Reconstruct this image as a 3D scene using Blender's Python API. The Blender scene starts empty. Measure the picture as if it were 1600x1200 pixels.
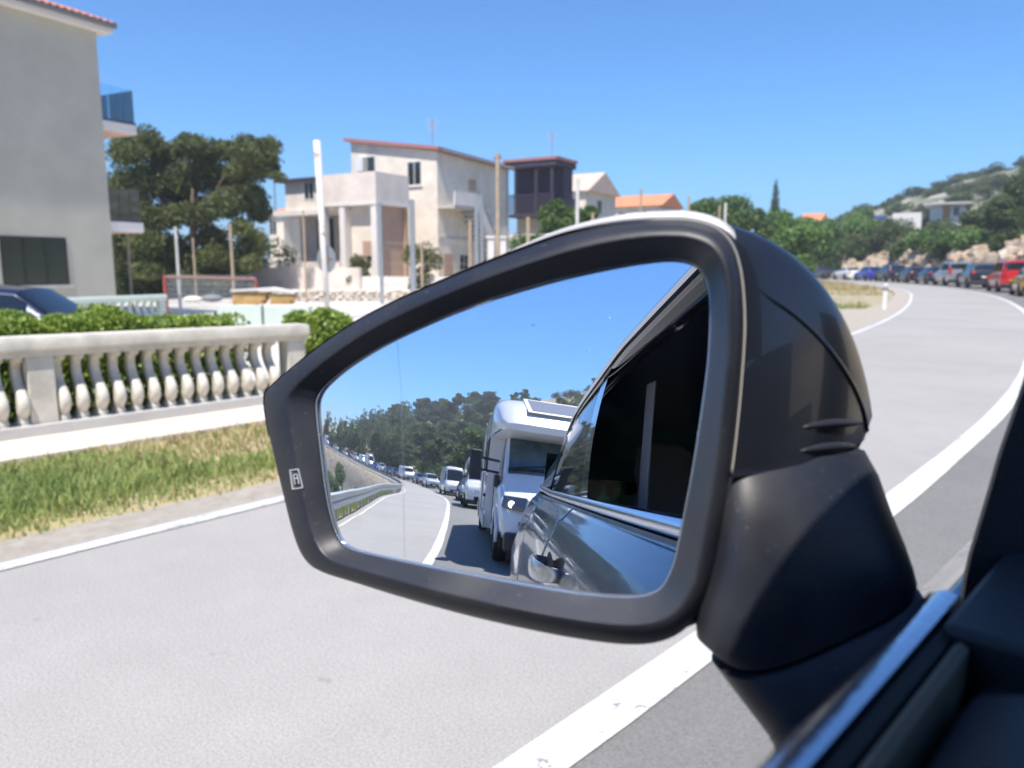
import bpy, bmesh, math, random
import numpy as np
from mathutils import Vector, Matrix
from mathutils.bvhtree import BVHTree
R = math.radians
random.seed(7); rng = np.random.default_rng(7)
sc = bpy.context.scene
col = sc.collection

# ---------------------------------------------------------------- camera
CAM_H = 1.45; FPX = 1200.0
YAW = R(43.5); PITCH = math.atan((600-417)/FPX)
cd = bpy.data.cameras.new('camera'); cam = bpy.data.objects.new('camera', cd); col.objects.link(cam)
cam.location = (0, 0, CAM_H); cam.rotation_euler = (math.pi/2-PITCH, 0, YAW)
cd.sensor_width = 36; cd.lens = 27; cd.clip_start = 0.02; cd.clip_end = 6000
cd.dof.use_dof = True; cd.dof.focus_distance = 0.70; cd.dof.aperture_fstop = 8.0
sc.camera = cam
# ---------------------------------------------------------------- world and sun
SUN = Vector((0.20, -0.42, 0.885)).normalized()
w = bpy.data.worlds.new('World'); sc.world = w; w.use_nodes = True
nt = w.node_tree; bg = nt.nodes['Background']
sky = nt.nodes.new('ShaderNodeTexSky'); sky.sky_type = 'NISHITA'; sky.sun_disc = False
sky.sun_elevation = math.asin(SUN.z); sky.sun_rotation = math.atan2(SUN.x, SUN.y)
sky.air_density = 1.0; sky.dust_density = 0.0; sky.ozone_density = 1.6; sky.altitude = 900
tint = nt.nodes.new('ShaderNodeMix'); tint.data_type = 'RGBA'; tint.blend_type = 'MULTIPLY'; tint.inputs[0].default_value = 1
tint.inputs[7].default_value = (.35, .79, 1.19, 1); nt.links.new(sky.outputs[0], tint.inputs[6]); nt.links.new(tint.outputs[2], bg.inputs[0]); bg.inputs[1].default_value = 0.10
sd = bpy.data.lights.new('sun', 'SUN'); sd.energy = 4.4; sd.angle = R(0.53); sd.color = (1, .935, .85)
so = bpy.data.objects.new('sun', sd); col.objects.link(so); so.location = (0, 0, 60)
so.rotation_euler = SUN.to_track_quat('Z', 'Y').to_euler()
vs = sc.view_settings; vs.view_transform = 'Standard'; vs.look = 'None'; vs.gamma = 1; vs.exposure = 0.76
vs.use_curve_mapping = False

# ---------------------------------------------------------------- helpers
Cc = np.array([0, 0, CAM_H])
fw = np.array([-math.sin(YAW)*math.cos(PITCH), math.cos(YAW)*math.cos(PITCH), -math.sin(PITCH)])
rt = np.array([math.cos(YAW), math.sin(YAW), 0.0]); up = np.cross(rt, fw)
def dirpx(x, y): return fw + rt*((x-800)/FPX) + up*((600-y)/FPX)
def at(x, y, d): return Cc + dirpx(x, y)*d               # point at depth d along the view axis
def zat(py, d): return float(at(800, py, d)[2])
def project(p):
    v = np.array(p)-Cc; k = v@fw; return 800+FPX*(v@rt)/k, 600-FPX*(v@up)/k
def along(P, dr, px):                                     # distance along dr from P until it is seen at column px
    m = FPX*rt-(px-800)*fw
    return -((np.array(P)-Cc)@m)/(np.array(dr)@m)
def smooth(t): t = np.clip(t, 0, 1); return t*t*(3-2*t)

def mat(name, c, rough=.7, metal=0, var=0, scale=6, bump=0, bscale=60, coat=0, spec=.5, rnd=0, trans=0, c2=None, alpha=None):
    m = bpy.data.materials.new(name); m.use_nodes = True; t = m.node_tree; b = t.nodes['Principled BSDF']
    b.inputs['Roughness'].default_value = rough; b.inputs['Metallic'].default_value = metal
    b.inputs['Specular IOR Level'].default_value = spec
    b.inputs['Coat Weight'].default_value = coat; b.inputs['Coat Roughness'].default_value = .03
    b.inputs['Base Color'].default_value = (*c, 1)
    src = None
    if var or c2:
        tc = t.nodes.new('ShaderNodeTexCoord'); n = t.nodes.new('ShaderNodeTexNoise'); n.inputs['Scale'].default_value = scale
        n.inputs['Detail'].default_value = 6; n.inputs['Roughness'].default_value = .62
        t.links.new(tc.outputs['Object'], n.inputs['Vector'])
        r = t.nodes.new('ShaderNodeValToRGB'); t.links.new(n.outputs['Fac'], r.inputs[0])
        r.color_ramp.elements[0].position = .33; r.color_ramp.elements[1].position = .67
        a = c2 if c2 else tuple(x*(1-var) for x in c)
        bb = c if c2 else tuple(min(1, x*(1+var)) for x in c)
        r.color_ramp.elements[0].color = (*a, 1); r.color_ramp.elements[1].color = (*bb, 1)
        src = r.outputs[0]
    if rnd:
        oi = t.nodes.new('ShaderNodeObjectInfo'); hs = t.nodes.new('ShaderNodeHueSaturation')
        mr = t.nodes.new('ShaderNodeMapRange'); mr.inputs['To Min'].default_value = 1-rnd; mr.inputs['To Max'].default_value = 1+rnd
        t.links.new(oi.outputs['Random'], mr.inputs['Value']); t.links.new(mr.outputs[0], hs.inputs['Value'])
        if src: t.links.new(src, hs.inputs['Color'])
        else: hs.inputs['Color'].default_value = (*c, 1)
        src = hs.outputs[0]
    if src: t.links.new(src, b.inputs['Base Color'])
    if bump:
        tc = t.nodes.new('ShaderNodeTexCoord'); n = t.nodes.new('ShaderNodeTexNoise'); n.inputs['Scale'].default_value = bscale
        n.inputs['Detail'].default_value = 4
        t.links.new(tc.outputs['Object'], n.inputs['Vector'])
        bp = t.nodes.new('ShaderNodeBump'); bp.inputs['Strength'].default_value = bump; bp.inputs['Distance'].default_value = .02
        t.links.new(n.outputs['Fac'], bp.inputs['Height']); t.links.new(bp.outputs[0], b.inputs['Normal'])
    if trans:
        tr = t.nodes.new('ShaderNodeBsdfTranslucent'); mx = t.nodes.new('ShaderNodeMixShader'); mx.inputs[0].default_value = trans
        if src: t.links.new(src, tr.inputs[0])
        else: tr.inputs[0].default_value = (*c, 1)
        o = t.nodes['Material Output']
        t.links.new(b.outputs[0], mx.inputs[1]); t.links.new(tr.outputs[0], mx.inputs[2]); t.links.new(mx.outputs[0], o.inputs[0])
    return m
def glassmat(name, c, tr=.5, rough=.02):                  # thin window pane: part tinted see-through, part mirror-like
    m = bpy.data.materials.new(name); m.use_nodes = True; t = m.node_tree
    for n in list(t.nodes):
        if n.type != 'OUTPUT_MATERIAL': t.nodes.remove(n)
    o = t.nodes['Material Output']
    tp = t.nodes.new('ShaderNodeBsdfTransparent'); tp.inputs[0].default_value = (*c, 1)
    gl = t.nodes.new('ShaderNodeBsdfGlossy'); gl.inputs['Roughness'].default_value = rough; gl.inputs[0].default_value = (.95, .97, 1, 1)
    fr = t.nodes.new('ShaderNodeFresnel'); fr.inputs[0].default_value = 1.5
    ad = t.nodes.new('ShaderNodeMath'); ad.operation = 'ADD'; ad.inputs[1].default_value = tr; ad.use_clamp = True
    t.links.new(fr.outputs[0], ad.inputs[0])
    mx = t.nodes.new('ShaderNodeMixShader'); t.links.new(ad.outputs[0], mx.inputs[0])
    t.links.new(tp.outputs[0], mx.inputs[1]); t.links.new(gl.outputs[0], mx.inputs[2]); t.links.new(mx.outputs[0], o.inputs[0])
    return m

def tag(o, label=None, cat=None, group=None, kind=None):
    if label: o['label'] = label
    if cat: o['category'] = cat
    if group: o['group'] = group
    if kind: o['kind'] = kind
    return o
def empty(name, loc=(0, 0, 0), rz=0):
    o = bpy.data.objects.new(name, None); col.objects.link(o); o.location = loc; o.rotation_euler = (0, 0, rz); o.empty_display_size = .2
    return o
def meshobj(name, verts, faces, m, parent=None, smooth_=False):
    me = bpy.data.meshes.new(name); me.from_pydata([tuple(map(float, v)) for v in verts], [], faces); me.update()
    if m: me.materials.append(m)
    if smooth_: me.polygons.foreach_set('use_smooth', [True]*len(me.polygons))
    o = bpy.data.objects.new(name, me); col.objects.link(o)
    if parent: o.parent = parent
    return o
def share(name, me, parent=None, loc=(0, 0, 0), rot=(0, 0, 0), scale=(1, 1, 1)):
    o = bpy.data.objects.new(name, me); col.objects.link(o); o.location = loc; o.rotation_euler = rot; o.scale = scale
    if parent: o.parent = parent
    return o
def copy_tree(o, parent=None):
    c = o.copy(); col.objects.link(c)
    if parent: c.parent = parent
    for ch in o.children: copy_tree(ch, c)
    return c
class MB:
    def __init__(s): s.v = []; s.f = []
    def add(s, v, f):
        n = len(s.v); s.v += [tuple(map(float, p)) for p in v]; s.f += [tuple(n+i for i in q) for q in f]; return s
    def box(s, c, d, M=None, taper=1):
        x, y, z = d[0]/2, d[1]/2, d[2]/2
        v = [(-x, -y, -z), (x, -y, -z), (x, y, -z), (-x, y, -z), (-x*taper, -y*taper, z), (x*taper, -y*taper, z), (x*taper, y*taper, z), (-x*taper, y*taper, z)]
        if M is not None: v = [tuple(M @ Vector(p)) for p in v]
        return s.add([(p[0]+c[0], p[1]+c[1], p[2]+c[2]) for p in v], [(0, 3, 2, 1), (4, 5, 6, 7), (0, 1, 5, 4), (1, 2, 6, 5), (2, 3, 7, 6), (3, 0, 4, 7)])
    def b2(s, a, b):
        return s.box([(a[i]+b[i])/2 for i in range(3)], [abs(b[i]-a[i]) for i in range(3)])
    def prism(s, poly, z0, z1, M=None):                   # polygon in xy extruded along z (M maps it)
        n = len(poly); v = [(p[0], p[1], z0) for p in poly]+[(p[0], p[1], z1) for p in poly]
        if M is not None: v = [tuple(M @ Vector(p)) for p in v]
        return s.add(v, [tuple(range(n))[::-1], tuple(range(n, 2*n))]+[(i, (i+1) % n, n+(i+1) % n, n+i) for i in range(n)])
    def tube(s, pts, r, n=8, cap=True):
        pts = [Vector(p) for p in pts]; rr = r if hasattr(r, '__len__') else [r]*len(pts); rings = []
        for i, p in enumerate(pts):
            d = (pts[min(i+1, len(pts)-1)]-pts[max(i-1, 0)]).normalized()
            a = d.cross(Vector((0, 0, 1)) if abs(d.z) < .9 else Vector((1, 0, 0))).normalized(); b = d.cross(a)
            rings.append([p+(a*math.cos(2*math.pi*k/n)+b*math.sin(2*math.pi*k/n))*rr[i] for k in range(n)])
        return s.loft(rings, cap)
    def loft(s, rings, cap=True, closed=True):
        n = len(rings[0]); v = [p for r_ in rings for p in r_]; f = []
        for i in range(len(rings)-1):
            for k in range(n if closed else n-1):
                f.append((i*n+k, i*n+(k+1) % n, (i+1)*n+(k+1) % n, (i+1)*n+k))
        if cap: f += [tuple(range(n))[::-1], tuple(range((len(rings)-1)*n, len(rings)*n))]
        return s.add(v, f)
    def build(s, name, m, parent=None, sm=False, bevel=0, seg=2):
        o = meshobj(name, s.v, s.f, m, parent, sm)
        if bevel:
            b = o.modifiers.new('b', 'BEVEL'); b.width = bevel; b.segments = seg; b.limit_method = 'ANGLE'
        return o
def fixn(o):
    bm = bmesh.new(); bm.from_mesh(o.data); bmesh.ops.recalc_face_normals(bm, faces=bm.faces); bm.to_mesh(o.data); bm.free(); return o
def autosmooth(o, ang=35):
    me = o.data; me.polygons.foreach_set('use_smooth', [True]*len(me.polygons)); me.set_sharp_from_angle(angle=R(ang)); return o

# ---------------------------------------------------------------- materials
M = dict(
 plaster_grey=mat('plaster_grey', (.47, .45, .375), .9, var=.09, scale=.7, bump=.15),
 plaster_cream=mat('plaster_cream', (.72, .65, .55), .9, var=.13, scale=.8, bump=.15),
 plaster_pink=mat('plaster_pink', (.70, .62, .56), .9, var=.12, scale=.8, bump=.15),
 plaster_white=mat('plaster_white', (.72, .68, .64), .9, var=.05, scale=1, bump=.1),
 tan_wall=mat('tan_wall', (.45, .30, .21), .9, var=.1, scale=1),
 green_plaster=mat('green_plaster', (.52, .60, .54), .9, var=.06, scale=1),
 concrete=mat('concrete', (.50, .49, .47), .9, var=.12, scale=2.5, bump=.3),
 cast_stone=mat('cast_stone', (.56, .53, .46), .8, var=.16, scale=5, bump=.15, bscale=40),
 rubble=mat('rubble', (.66, .60, .52), .95, var=.2, scale=4, rnd=.2),
 roof_tile=mat('roof_tile', (.52, .20, .12), .85, var=.2, scale=9, rnd=.25),
 dark_wood=mat('dark_wood', (.045, .035, .06), .7, var=.2),
 window_dark=mat('window_dark', (.02, .026, .024), .08, spec=.6),
 metal=mat('galvanised_metal', (.42, .45, .47), .45, .7, var=.1),
 post_tan=mat('post_tan', (.40, .31, .22), .8, var=.15, scale=3),
 post_pale=mat('post_pale', (.62, .61, .57), .7, var=.12, scale=3),
 red_iron=mat('red_iron', (.28, .07, .06), .6, var=.15),
 rust=mat('rust', (.25, .10, .05), .9, var=.3, scale=8),
 white_paint=mat('white_paint', (.70, .70, .68), .5),
 black_plastic=mat('black_plastic', (.016, .018, .026), .45, bump=.03, bscale=900),
 rubber=mat('rubber', (.012, .012, .013), .7),
 tyre=mat('tyre', (.016, .016, .017), .85),
 rim=mat('rim', (.42, .43, .45), .35, .8),
 chrome=mat('chrome', (.75, .77, .8), .12, 1),
 lamp_red=mat('lamp_red', (.42, .012, .012), .2, coat=.5),
 lamp_clear=mat('lamp_clear', (.75, .77, .8), .15, .3, coat=.6),
 plate=mat('plate', (.75, .75, .72), .5),
 car_glass=mat('car_glass', (.010, .014, .018), .04, spec=.9),
 bark=mat('bark', (.13, .09, .06), .95, var=.25, scale=5, bump=.5, bscale=20),
 pine=mat('pine_needles', (.135, .155, .04), .7, c2=(.05, .075, .026), scale=.9, rnd=.2, trans=.25),
 leaf=mat('broad_leaf', (.15, .25, .055), .6, c2=(.075, .15, .03), scale=1.2, rnd=.25, trans=.3),
 leaf_dark=mat('maquis_leaf', (.13, .18, .055), .7, c2=(.065, .105, .035), scale=.6, rnd=.35, trans=.42),
 leaf_olive=mat('dry_shrub_leaf', (.15, .15, .055), .8, c2=(.08, .09, .035), scale=.8, rnd=.3, trans=.2),
 hedge=mat('hedge_leaf', (.38, .48, .08), .42, c2=(.11, .20, .03), scale=5, trans=.3),
 flower=mat('red_flower', (.45, .035, .04), .6, var=.2),
 grass=mat('grass_blade', (.40, .46, .16), .6, c2=(.25, .33, .09), scale=1.8, trans=.35),
 wood=mat('pallet_wood', (.58, .36, .14), .8, var=.2, scale=5),
 cloth=mat('pale_cloth', (.62, .60, .56), .9, var=.08),
)

# dust and fine scratches on the black plastic
t = M['black_plastic'].node_tree; b = t.nodes['Principled BSDF']; tc_ = t.nodes.new('ShaderNodeTexCoord')
n_1 = t.nodes.new('ShaderNodeTexNoise'); n_1.inputs['Scale'].default_value = 420; n_1.inputs['Detail'].default_value = 3; t.links.new(tc_.outputs['Object'], n_1.inputs['Vector'])
n_2 = t.nodes.new('ShaderNodeTexNoise'); n_2.inputs['Scale'].default_value = 22; n_2.inputs['Detail'].default_value = 6; t.links.new(tc_.outputs['Object'], n_2.inputs['Vector'])
r_1 = t.nodes.new('ShaderNodeValToRGB'); r_1.color_ramp.elements[0].position = .66; r_1.color_ramp.elements[1].position = .76; t.links.new(n_1.outputs['Fac'], r_1.inputs[0])
r_2 = t.nodes.new('ShaderNodeValToRGB'); r_2.color_ramp.elements[0].position = .42; r_2.color_ramp.elements[1].position = .75; t.links.new(n_2.outputs['Fac'], r_2.inputs[0])
mx_ = t.nodes.new('ShaderNodeMix'); mx_.data_type = 'RGBA'; mx_.inputs[6].default_value = (.014, .016, .024, 1); mx_.inputs[7].default_value = (.10, .10, .10, 1); t.links.new(r_1.outputs[0], mx_.inputs[0])
mx2 = t.nodes.new('ShaderNodeMix'); mx2.data_type = 'RGBA'; mx2.inputs[7].default_value = (.032, .033, .037, 1); t.links.new(r_2.outputs[0], mx2.inputs[0]); t.links.new(mx_.outputs[2], mx2.inputs[6]); t.links.new(mx2.outputs[2], b.inputs['Base Color'])
mr_ = t.nodes.new('ShaderNodeMapRange'); mr_.inputs['To Min'].default_value = .36; mr_.inputs['To Max'].default_value = .58; t.links.new(n_2.outputs['Fac'], mr_.inputs[0]); t.links.new(mr_.outputs[0], b.inputs['Roughness'])
# ---------------------------------------------------------------- the line of the road
def catmull(P, n=12):
    out = []; Q = np.vstack([2*P[0]-P[1], P, 2*P[-1]-P[-2]])
    for i in range(1, len(Q)-2):
        p0, p1, p2, p3 = Q[i-1:i+3]
        a, b, c = [max(np.linalg.norm(y-x)**.5, 1e-6) for x, y in ((p0, p1), (p1, p2), (p2, p3))]
        m1 = ((p1-p0)/a-(p2-p0)/(a+b)+(p2-p1)/b)*b; m2 = ((p2-p1)/b-(p3-p1)/(b+c)+(p3-p2)/c)*b
        for t in np.arange(n)/n:
            out.append((2*t**3-3*t**2+1)*p1+(t**3-2*t**2+t)*m1+(-2*t**3+3*t**2)*p2+(t**3-t**2)*m2)
    out.append(P[-1]); return np.array(out)
REAR = [(-1.36,0),(-1.3,-4),(-1.32,-6.2),(-1.42,-8.2),(-1.8,-12.4),(-2.6,-19.8),(-3.9,-30.4),(-5.4,-38.5),(-7.7,-47.6),(-9.9,-55),(-13,-63.5),(-18,-74),(-24.3,-85),(-31,-94.5),(-38.5,-102.8),(-47,-109.8),(-57,-115.8),(-68,-120.8),(-90,-128.5),(-130,-141)]
FRONT = [(-1.36,2),(-1.44,5),(-1.72,9.9),(-2.3,14),(-3.5,22),(-5.35,30.7),(-9.1,45.2),(-14.4,59),(-20.8,71),(-29,83),(-40,95),(-54,106),(-74,117),(-100,127)]
RC = catmull(np.array(REAR[::-1]+FRONT, float))
for k in range(60): RC[1:-1] = .5*RC[1:-1]+.25*(RC[:-2]+RC[2:])
RS = np.r_[0, np.cumsum(np.hypot(*np.diff(RC, axis=0).T))]
RS -= RS[np.argmin(np.abs(RC[:, 1])+100*(RC[:, 0] < -5))]
def zr(s):                                                # the road dips behind the car and climbs again far back
    return np.interp(-np.asarray(s, float), [0, 10, 22, 32, 45, 60, 95, 125, 165, 260], [0, 0, -.2, -.5, -.8, -.95, -.85, -.25, .9, 4.5])
def road(s, off=0):
    x = np.interp(s, RS, RC[:, 0]); y = np.interp(s, RS, RC[:, 1])
    dx = np.interp(s+1, RS, RC[:, 0])-np.interp(s-1, RS, RC[:, 0]); dy = np.interp(s+1, RS, RC[:, 1])-np.interp(s-1, RS, RC[:, 1])
    l = math.hypot(dx, dy); dx /= l; dy /= l
    return x+dy*off, y-dx*off, float(zr(s)), math.atan2(-dx, dy)
def left_w(s): return np.interp(s, [-200, -60, -45, -27, -20, -14, -11, -8, -4, 0, 5, 12, 18, 27, 41, 51, 70, 200], [3.2, 3.2, 3.2, 3.15, 3.1, 2.75, 2.6, 2.65, 2.8, 2.88, 2.9, 3.1, 3.3, 3.45, 3.7, 3.6, 3.5, 3.5])
def ribbon(name, s0, s1, o0, o1, dz, m, parent=None, step=1.0, skirt=0, jit=0):
    ss = np.arange(s0, s1+1e-6, step); v = []; f = []
    for i, s in enumerate(ss):
        a = o0(s) if callable(o0) else o0; b = o1(s) if callable(o1) else o1
        if jit: a += jit*math.sin(s*3.1+1.3*math.sin(s*1.7)); b += jit*math.sin(s*2.3+2+math.sin(s*4.1))
        xa, ya, z, _ = road(s, a); xb, yb, z, _ = road(s, b)
        v += [(xa, ya, z+dz), (xb, yb, z+dz)]
        if skirt: v += [(xa, ya, z+dz-skirt), (xb, yb, z+dz-skirt)]
    k = 4 if skirt else 2
    for i in range(len(ss)-1):
        f.append((i*k, i*k+1, (i+1)*k+1, (i+1)*k))
        if skirt: f += [(i*k, (i+1)*k, (i+1)*k+2, i*k+2), (i*k+1, i*k+3, (i+1)*k+3, (i+1)*k+1)]
    return meshobj(name, v, f, m, parent)

# ---------------------------------------------------------------- terrain
GRID_S = RS[(RS > -190) & (RS < 190)]; GRID_C = RC[(RS > -190) & (RS < 190)]
GT = np.gradient(GRID_C, axis=0); GT /= np.linalg.norm(GT, axis=1)[:, None]
def nearest(x, y):
    x = np.asarray(x, float).ravel(); y = np.asarray(y, float).ravel(); S = np.empty(len(x)); D = np.empty(len(x))
    for a in range(0, len(x), 4000):
        dx = x[a:a+4000, None]-GRID_C[None, :, 0]; dy = y[a:a+4000, None]-GRID_C[None, :, 1]
        i = (dx*dx+dy*dy).argmin(1); k = np.arange(len(i))
        S[a:a+4000] = GRID_S[i]; ds = np.hypot(dx[k, i], dy[k, i])
        sg = dx[k, i]*GT[i, 1]-dy[k, i]*GT[i, 0]
        D[a:a+4000] = np.sign(sg)*ds
    return S, D
_ph = rng.uniform(0, 6.28, (40, 2)); _fr = rng.normal(size=(40, 2))
def noise2(x, y, sc_, n=12):
    z = 0
    for i in range(n):
        k = _fr[i]/sc_*(1+i*.18); z = z+np.sin(x*k[0]+y*k[1]+_ph[i, 0])*np.cos(y*k[0]*.7-x*k[1]*1.2+_ph[i, 1])/(1+i*.15)
    return z/4.5
def height(x, y):
    x = np.asarray(x, float).ravel(); y = np.asarray(y, float).ravel()
    S, D = nearest(x, y); z0 = zr(S); r = np.hypot(x, y)
    z = z0-.09+0*x
    # outer (right) side, ahead: a rock cut and a slope above it
    fr_ = smooth((S-22)/14)
    cut = smooth((D-6.0)/3.2)*(4.2+1.5*noise2(x, y, 6))*(.75+.25*np.sin(S*.07))
    cut = cut*np.interp(S, [40, 60, 75, 92, 105], [1.5, 1.5, 1.25, .65, .5])
    up_ = np.clip(D-9, 0, 70)*.10
    z = z+np.where(D > 0, fr_*(cut+up_+.5*noise2(x, y, 1.3)*smooth((D-6.2)/1.5)), 0)
    az = np.degrees(np.arctan2(-x, y))
    hm = np.interp(az, [-90, 0, 9.8, 14, 16.9, 21, 24, 180], [24, 27, 22.5, 17.5, 13.5, 5.5, 0, 0])
    z = z+np.where(y > 0, smooth((r-95)/190)*hm*(1+.10*noise2(x, y, 25)), 0)
    # outer side, behind: the wooded hill
    ra = np.degrees(np.arctan2(-x, -y))
    el = np.interp(ra, [-90, -40, -10, 0, 9, 17, 28, 34, 60, 100], [8, 10, 9.8, 8.2, 6.6, 4.4, 2.2, 1.4, 1, .5])
    hill = smooth((D-5.2)/95)*210*np.tan(np.radians(el))+smooth((D-5.5)/6)*1.2
    z = z+np.where((y < 6) & (D > 0), smooth((-S-2)/14)*(hill+.5*noise2(x, y, 3)*smooth((D-6)/4)), 0)
    # inner side, behind: the ravine under the bend, with its rocky flanks
    rv = smooth((-S-6)/9)*smooth((-D-4.1)/7)*np.where(x > -60, 1, 1)
    z = z+np.where(D < 0, -rv*(7.5+1.5*noise2(x, y, 3)+1.0*noise2(x, y, 1.1)), 0)
    # inner side, ahead and beside: yards a little lower
    yd = np.where((D < -8.2) & (S > -14), smooth((-D-8.2)/1.2)*-.28, 0)
    z = z+np.where((y > -14), yd, 0)
    z = z+np.where((np.abs(D) > 12) & (r > 60), .6*noise2(x, y, 9)*smooth((r-60)/60), 0)
    return z
def hz(x, y): return float(height([x], [y])[0])

gm = bpy.data.materials.new('ground'); gm.use_nodes = True; t = gm.node_tree; b = t.nodes['Principled BSDF']; b.inputs['Roughness'].default_value = .95
tc = t.nodes.new('ShaderNodeTexCoord'); geo = t.nodes.new('ShaderNodeNewGeometry')
def noise_node(t, sc_, det=8, vec=None, rough=.6):
    n = t.nodes.new('ShaderNodeTexNoise'); n.inputs['Scale'].default_value = sc_; n.inputs['Detail'].default_value = det; n.inputs['Roughness'].default_value = rough
    t.links.new(vec, n.inputs['Vector']); return n
def ramp(t, src, stops):
    r = t.nodes.new('ShaderNodeValToRGB'); t.links.new(src, r.inputs[0]); e = r.color_ramp.elements
    while len(e) < len(stops): e.new(.5)
    for el_, (p, c) in zip(e, stops): el_.position = p; el_.color = (*c, 1)
    return r
def mixc(t, fac, a, b_):
    m = t.nodes.new('ShaderNodeMix'); m.data_type = 'RGBA'; t.links.new(fac, m.inputs[0]); t.links.new(a, m.inputs[6]); t.links.new(b_, m.inputs[7]); return m.outputs[2]
n1 = noise_node(t, .16, vec=tc.outputs['Object']); n2 = noise_node(t, 1.1, vec=tc.outputs['Object'])
soil = ramp(t, n2.outputs['Fac'], [(.35, (.30, .24, .15)), (.5, (.40, .35, .25)), (.62, (.20, .20, .085)), (.75, (.12, .15, .05))])
rock = ramp(t, n2.outputs['Fac'], [(.3, (.28, .19, .11)), (.48, (.42, .33, .23)), (.7, (.54, .48, .39))])
sx = t.nodes.new('ShaderNodeSeparateXYZ'); t.links.new(geo.outputs['True Normal'], sx.inputs[0])
rz_ = ramp(t, sx.outputs['Z'], [(.70, (1, 1, 1)), (.90, (0, 0, 0))])
c_ = mixc(t, rz_.outputs[0], soil.outputs[0], rock.outputs[0])
pos = t.nodes.new('ShaderNodeSeparateXYZ'); t.links.new(geo.outputs['Position'], pos.inputs[0])
hi = ramp(t, pos.outputs['Z'], [(0, (0, 0, 0)), (1, (1, 1, 1))])
mrh = t.nodes.new('ShaderNodeMapRange'); mrh.inputs['From Min'].default_value = 6; mrh.inputs['From Max'].default_value = 11
t.links.new(pos.outputs['Z'], mrh.inputs[0])
frontm = t.nodes.new('ShaderNodeMath'); frontm.operation = 'GREATER_THAN'; frontm.inputs[1].default_value = 0; t.links.new(pos.outputs['Y'], frontm.inputs[0])
mm = t.nodes.new('ShaderNodeMath'); mm.operation = 'MULTIPLY'; t.links.new(mrh.outputs[0], mm.inputs[0]); t.links.new(frontm.outputs[0], mm.inputs[1])
karst = ramp(t, n1.outputs['Fac'], [(.38, (.09, .11, .06)), (.5, (.19, .19, .12)), (.64, (.38, .35, .30))])
t.nodes.remove(hi)
c_ = mixc(t, mm.outputs[0], c_, karst.outputs[0])
t.links.new(c_, b.inputs['Base Color'])
bp = t.nodes.new('ShaderNodeBump'); bp.inputs['Strength'].default_value = .6; bp.inputs['Distance'].default_value = .15
t.links.new(n2.outputs['Fac'], bp.inputs['Height']); t.links.new(bp.outputs[0], b.inputs['Normal'])

NA = 420; rr_ = np.r_[0, np.geomspace(1.2, 1400, 200)]
AA = np.linspace(0, 2*math.pi, NA, endpoint=False)
X = rr_[1:, None]*np.sin(AA)[None]; Y = rr_[1:, None]*np.cos(AA)[None]
Z = height(X, Y)
V = [(0, 0, -.1)]+list(zip(X.ravel(), Y.ravel(), Z)); F = [(0, 1+(k+1) % NA, 1+k) for k in range(NA)]
for i in range(len(rr_)-2):
    for k in range(NA):
        a = 1+i*NA+k; b_ = 1+i*NA+(k+1) % NA; F.append((a, b_, b_+NA, a+NA))
ground_o = tag(meshobj('ground', V, F, gm, smooth_=True), kind='structure')

# asphalt
am = bpy.data.materials.new('asphalt'); am.use_nodes = True; t = am.node_tree; b = t.nodes['Principled BSDF']; b.inputs['Roughness'].default_value = .8
tc = t.nodes.new('ShaderNodeTexCoord')
n1 = noise_node(t, .35, 6, tc.outputs['Object']); n2 = noise_node(t, 110, 3, tc.outputs['Object'], .7); n3 = noise_node(t, 4, 6, tc.outputs['Object'])
r1 = ramp(t, n1.outputs['Fac'], [(.3, (.315, .300, .280)), (.7, (.375, .357, .334))])
r2 = ramp(t, n2.outputs['Fac'], [(.32, (.72, .72, .72)), (.5, (1, 1, 1)), (.68, (1.2, 1.2, 1.19))])
r3 = ramp(t, n3.outputs['Fac'], [(.3, (.96, .96, .96)), (.7, (1.03, 1.03, 1.03))])
def mult(t, a, b_):
    m = t.nodes.new('ShaderNodeMix'); m.data_type = 'RGBA'; m.blend_type = 'MULTIPLY'; m.inputs[0].default_value = 1
    t.links.new(a, m.inputs[6]); t.links.new(b_, m.inputs[7]); return m.outputs[2]
vc = t.nodes.new('ShaderNodeTexVoronoi'); vc.feature = 'DISTANCE_TO_EDGE'; vc.inputs['Scale'].default_value = .55
wv = noise_node(t, 1.6, 5, tc.outputs['Object']); mv = t.nodes.new('ShaderNodeMix'); mv.data_type = 'VECTOR'; mv.inputs[0].default_value = .16
t.links.new(tc.outputs['Object'], mv.inputs[4]); t.links.new(wv.outputs['Color'], mv.inputs[5]); t.links.new(mv.outputs[1], vc.inputs['Vector'])
rc = ramp(t, vc.outputs['Distance'], [(0, (.86, .86, .86)), (.004, (1, 1, 1))])
n4 = noise_node(t, .9, 3, tc.outputs['Object']); r4 = ramp(t, n4.outputs['Fac'], [(.97, (0, 0, 0)), (1, (1, 1, 1))])
ck = t.nodes.new('ShaderNodeMix'); ck.data_type = 'RGBA'; t.links.new(r4.outputs[0], ck.inputs[0]); t.links.new(rc.outputs[0], ck.inputs[7]); ck.inputs[6].default_value = (1, 1, 1, 1)
n5 = noise_node(t, 7, 2, tc.outputs['Object']); r5 = ramp(t, n5.outputs['Fac'], [(.24, (.82, .81, .80)), (.29, (1, 1, 1))])
ckc = mult(t, mult(t, ck.outputs[2], r5.outputs[0]), mult(t, mult(t, r1.outputs[0], r2.outputs[0]), r3.outputs[0]))
t.links.new(ckc, b.inputs['Base Color'])
bp = t.nodes.new('ShaderNodeBump'); bp.inputs['Strength'].default_value = .3; bp.inputs['Distance'].default_value = .003
t.links.new(n2.outputs['Fac'], bp.inputs['Height']); t.links.new(bp.outputs[0], b.inputs['Normal'])
SR = 4.3
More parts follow.
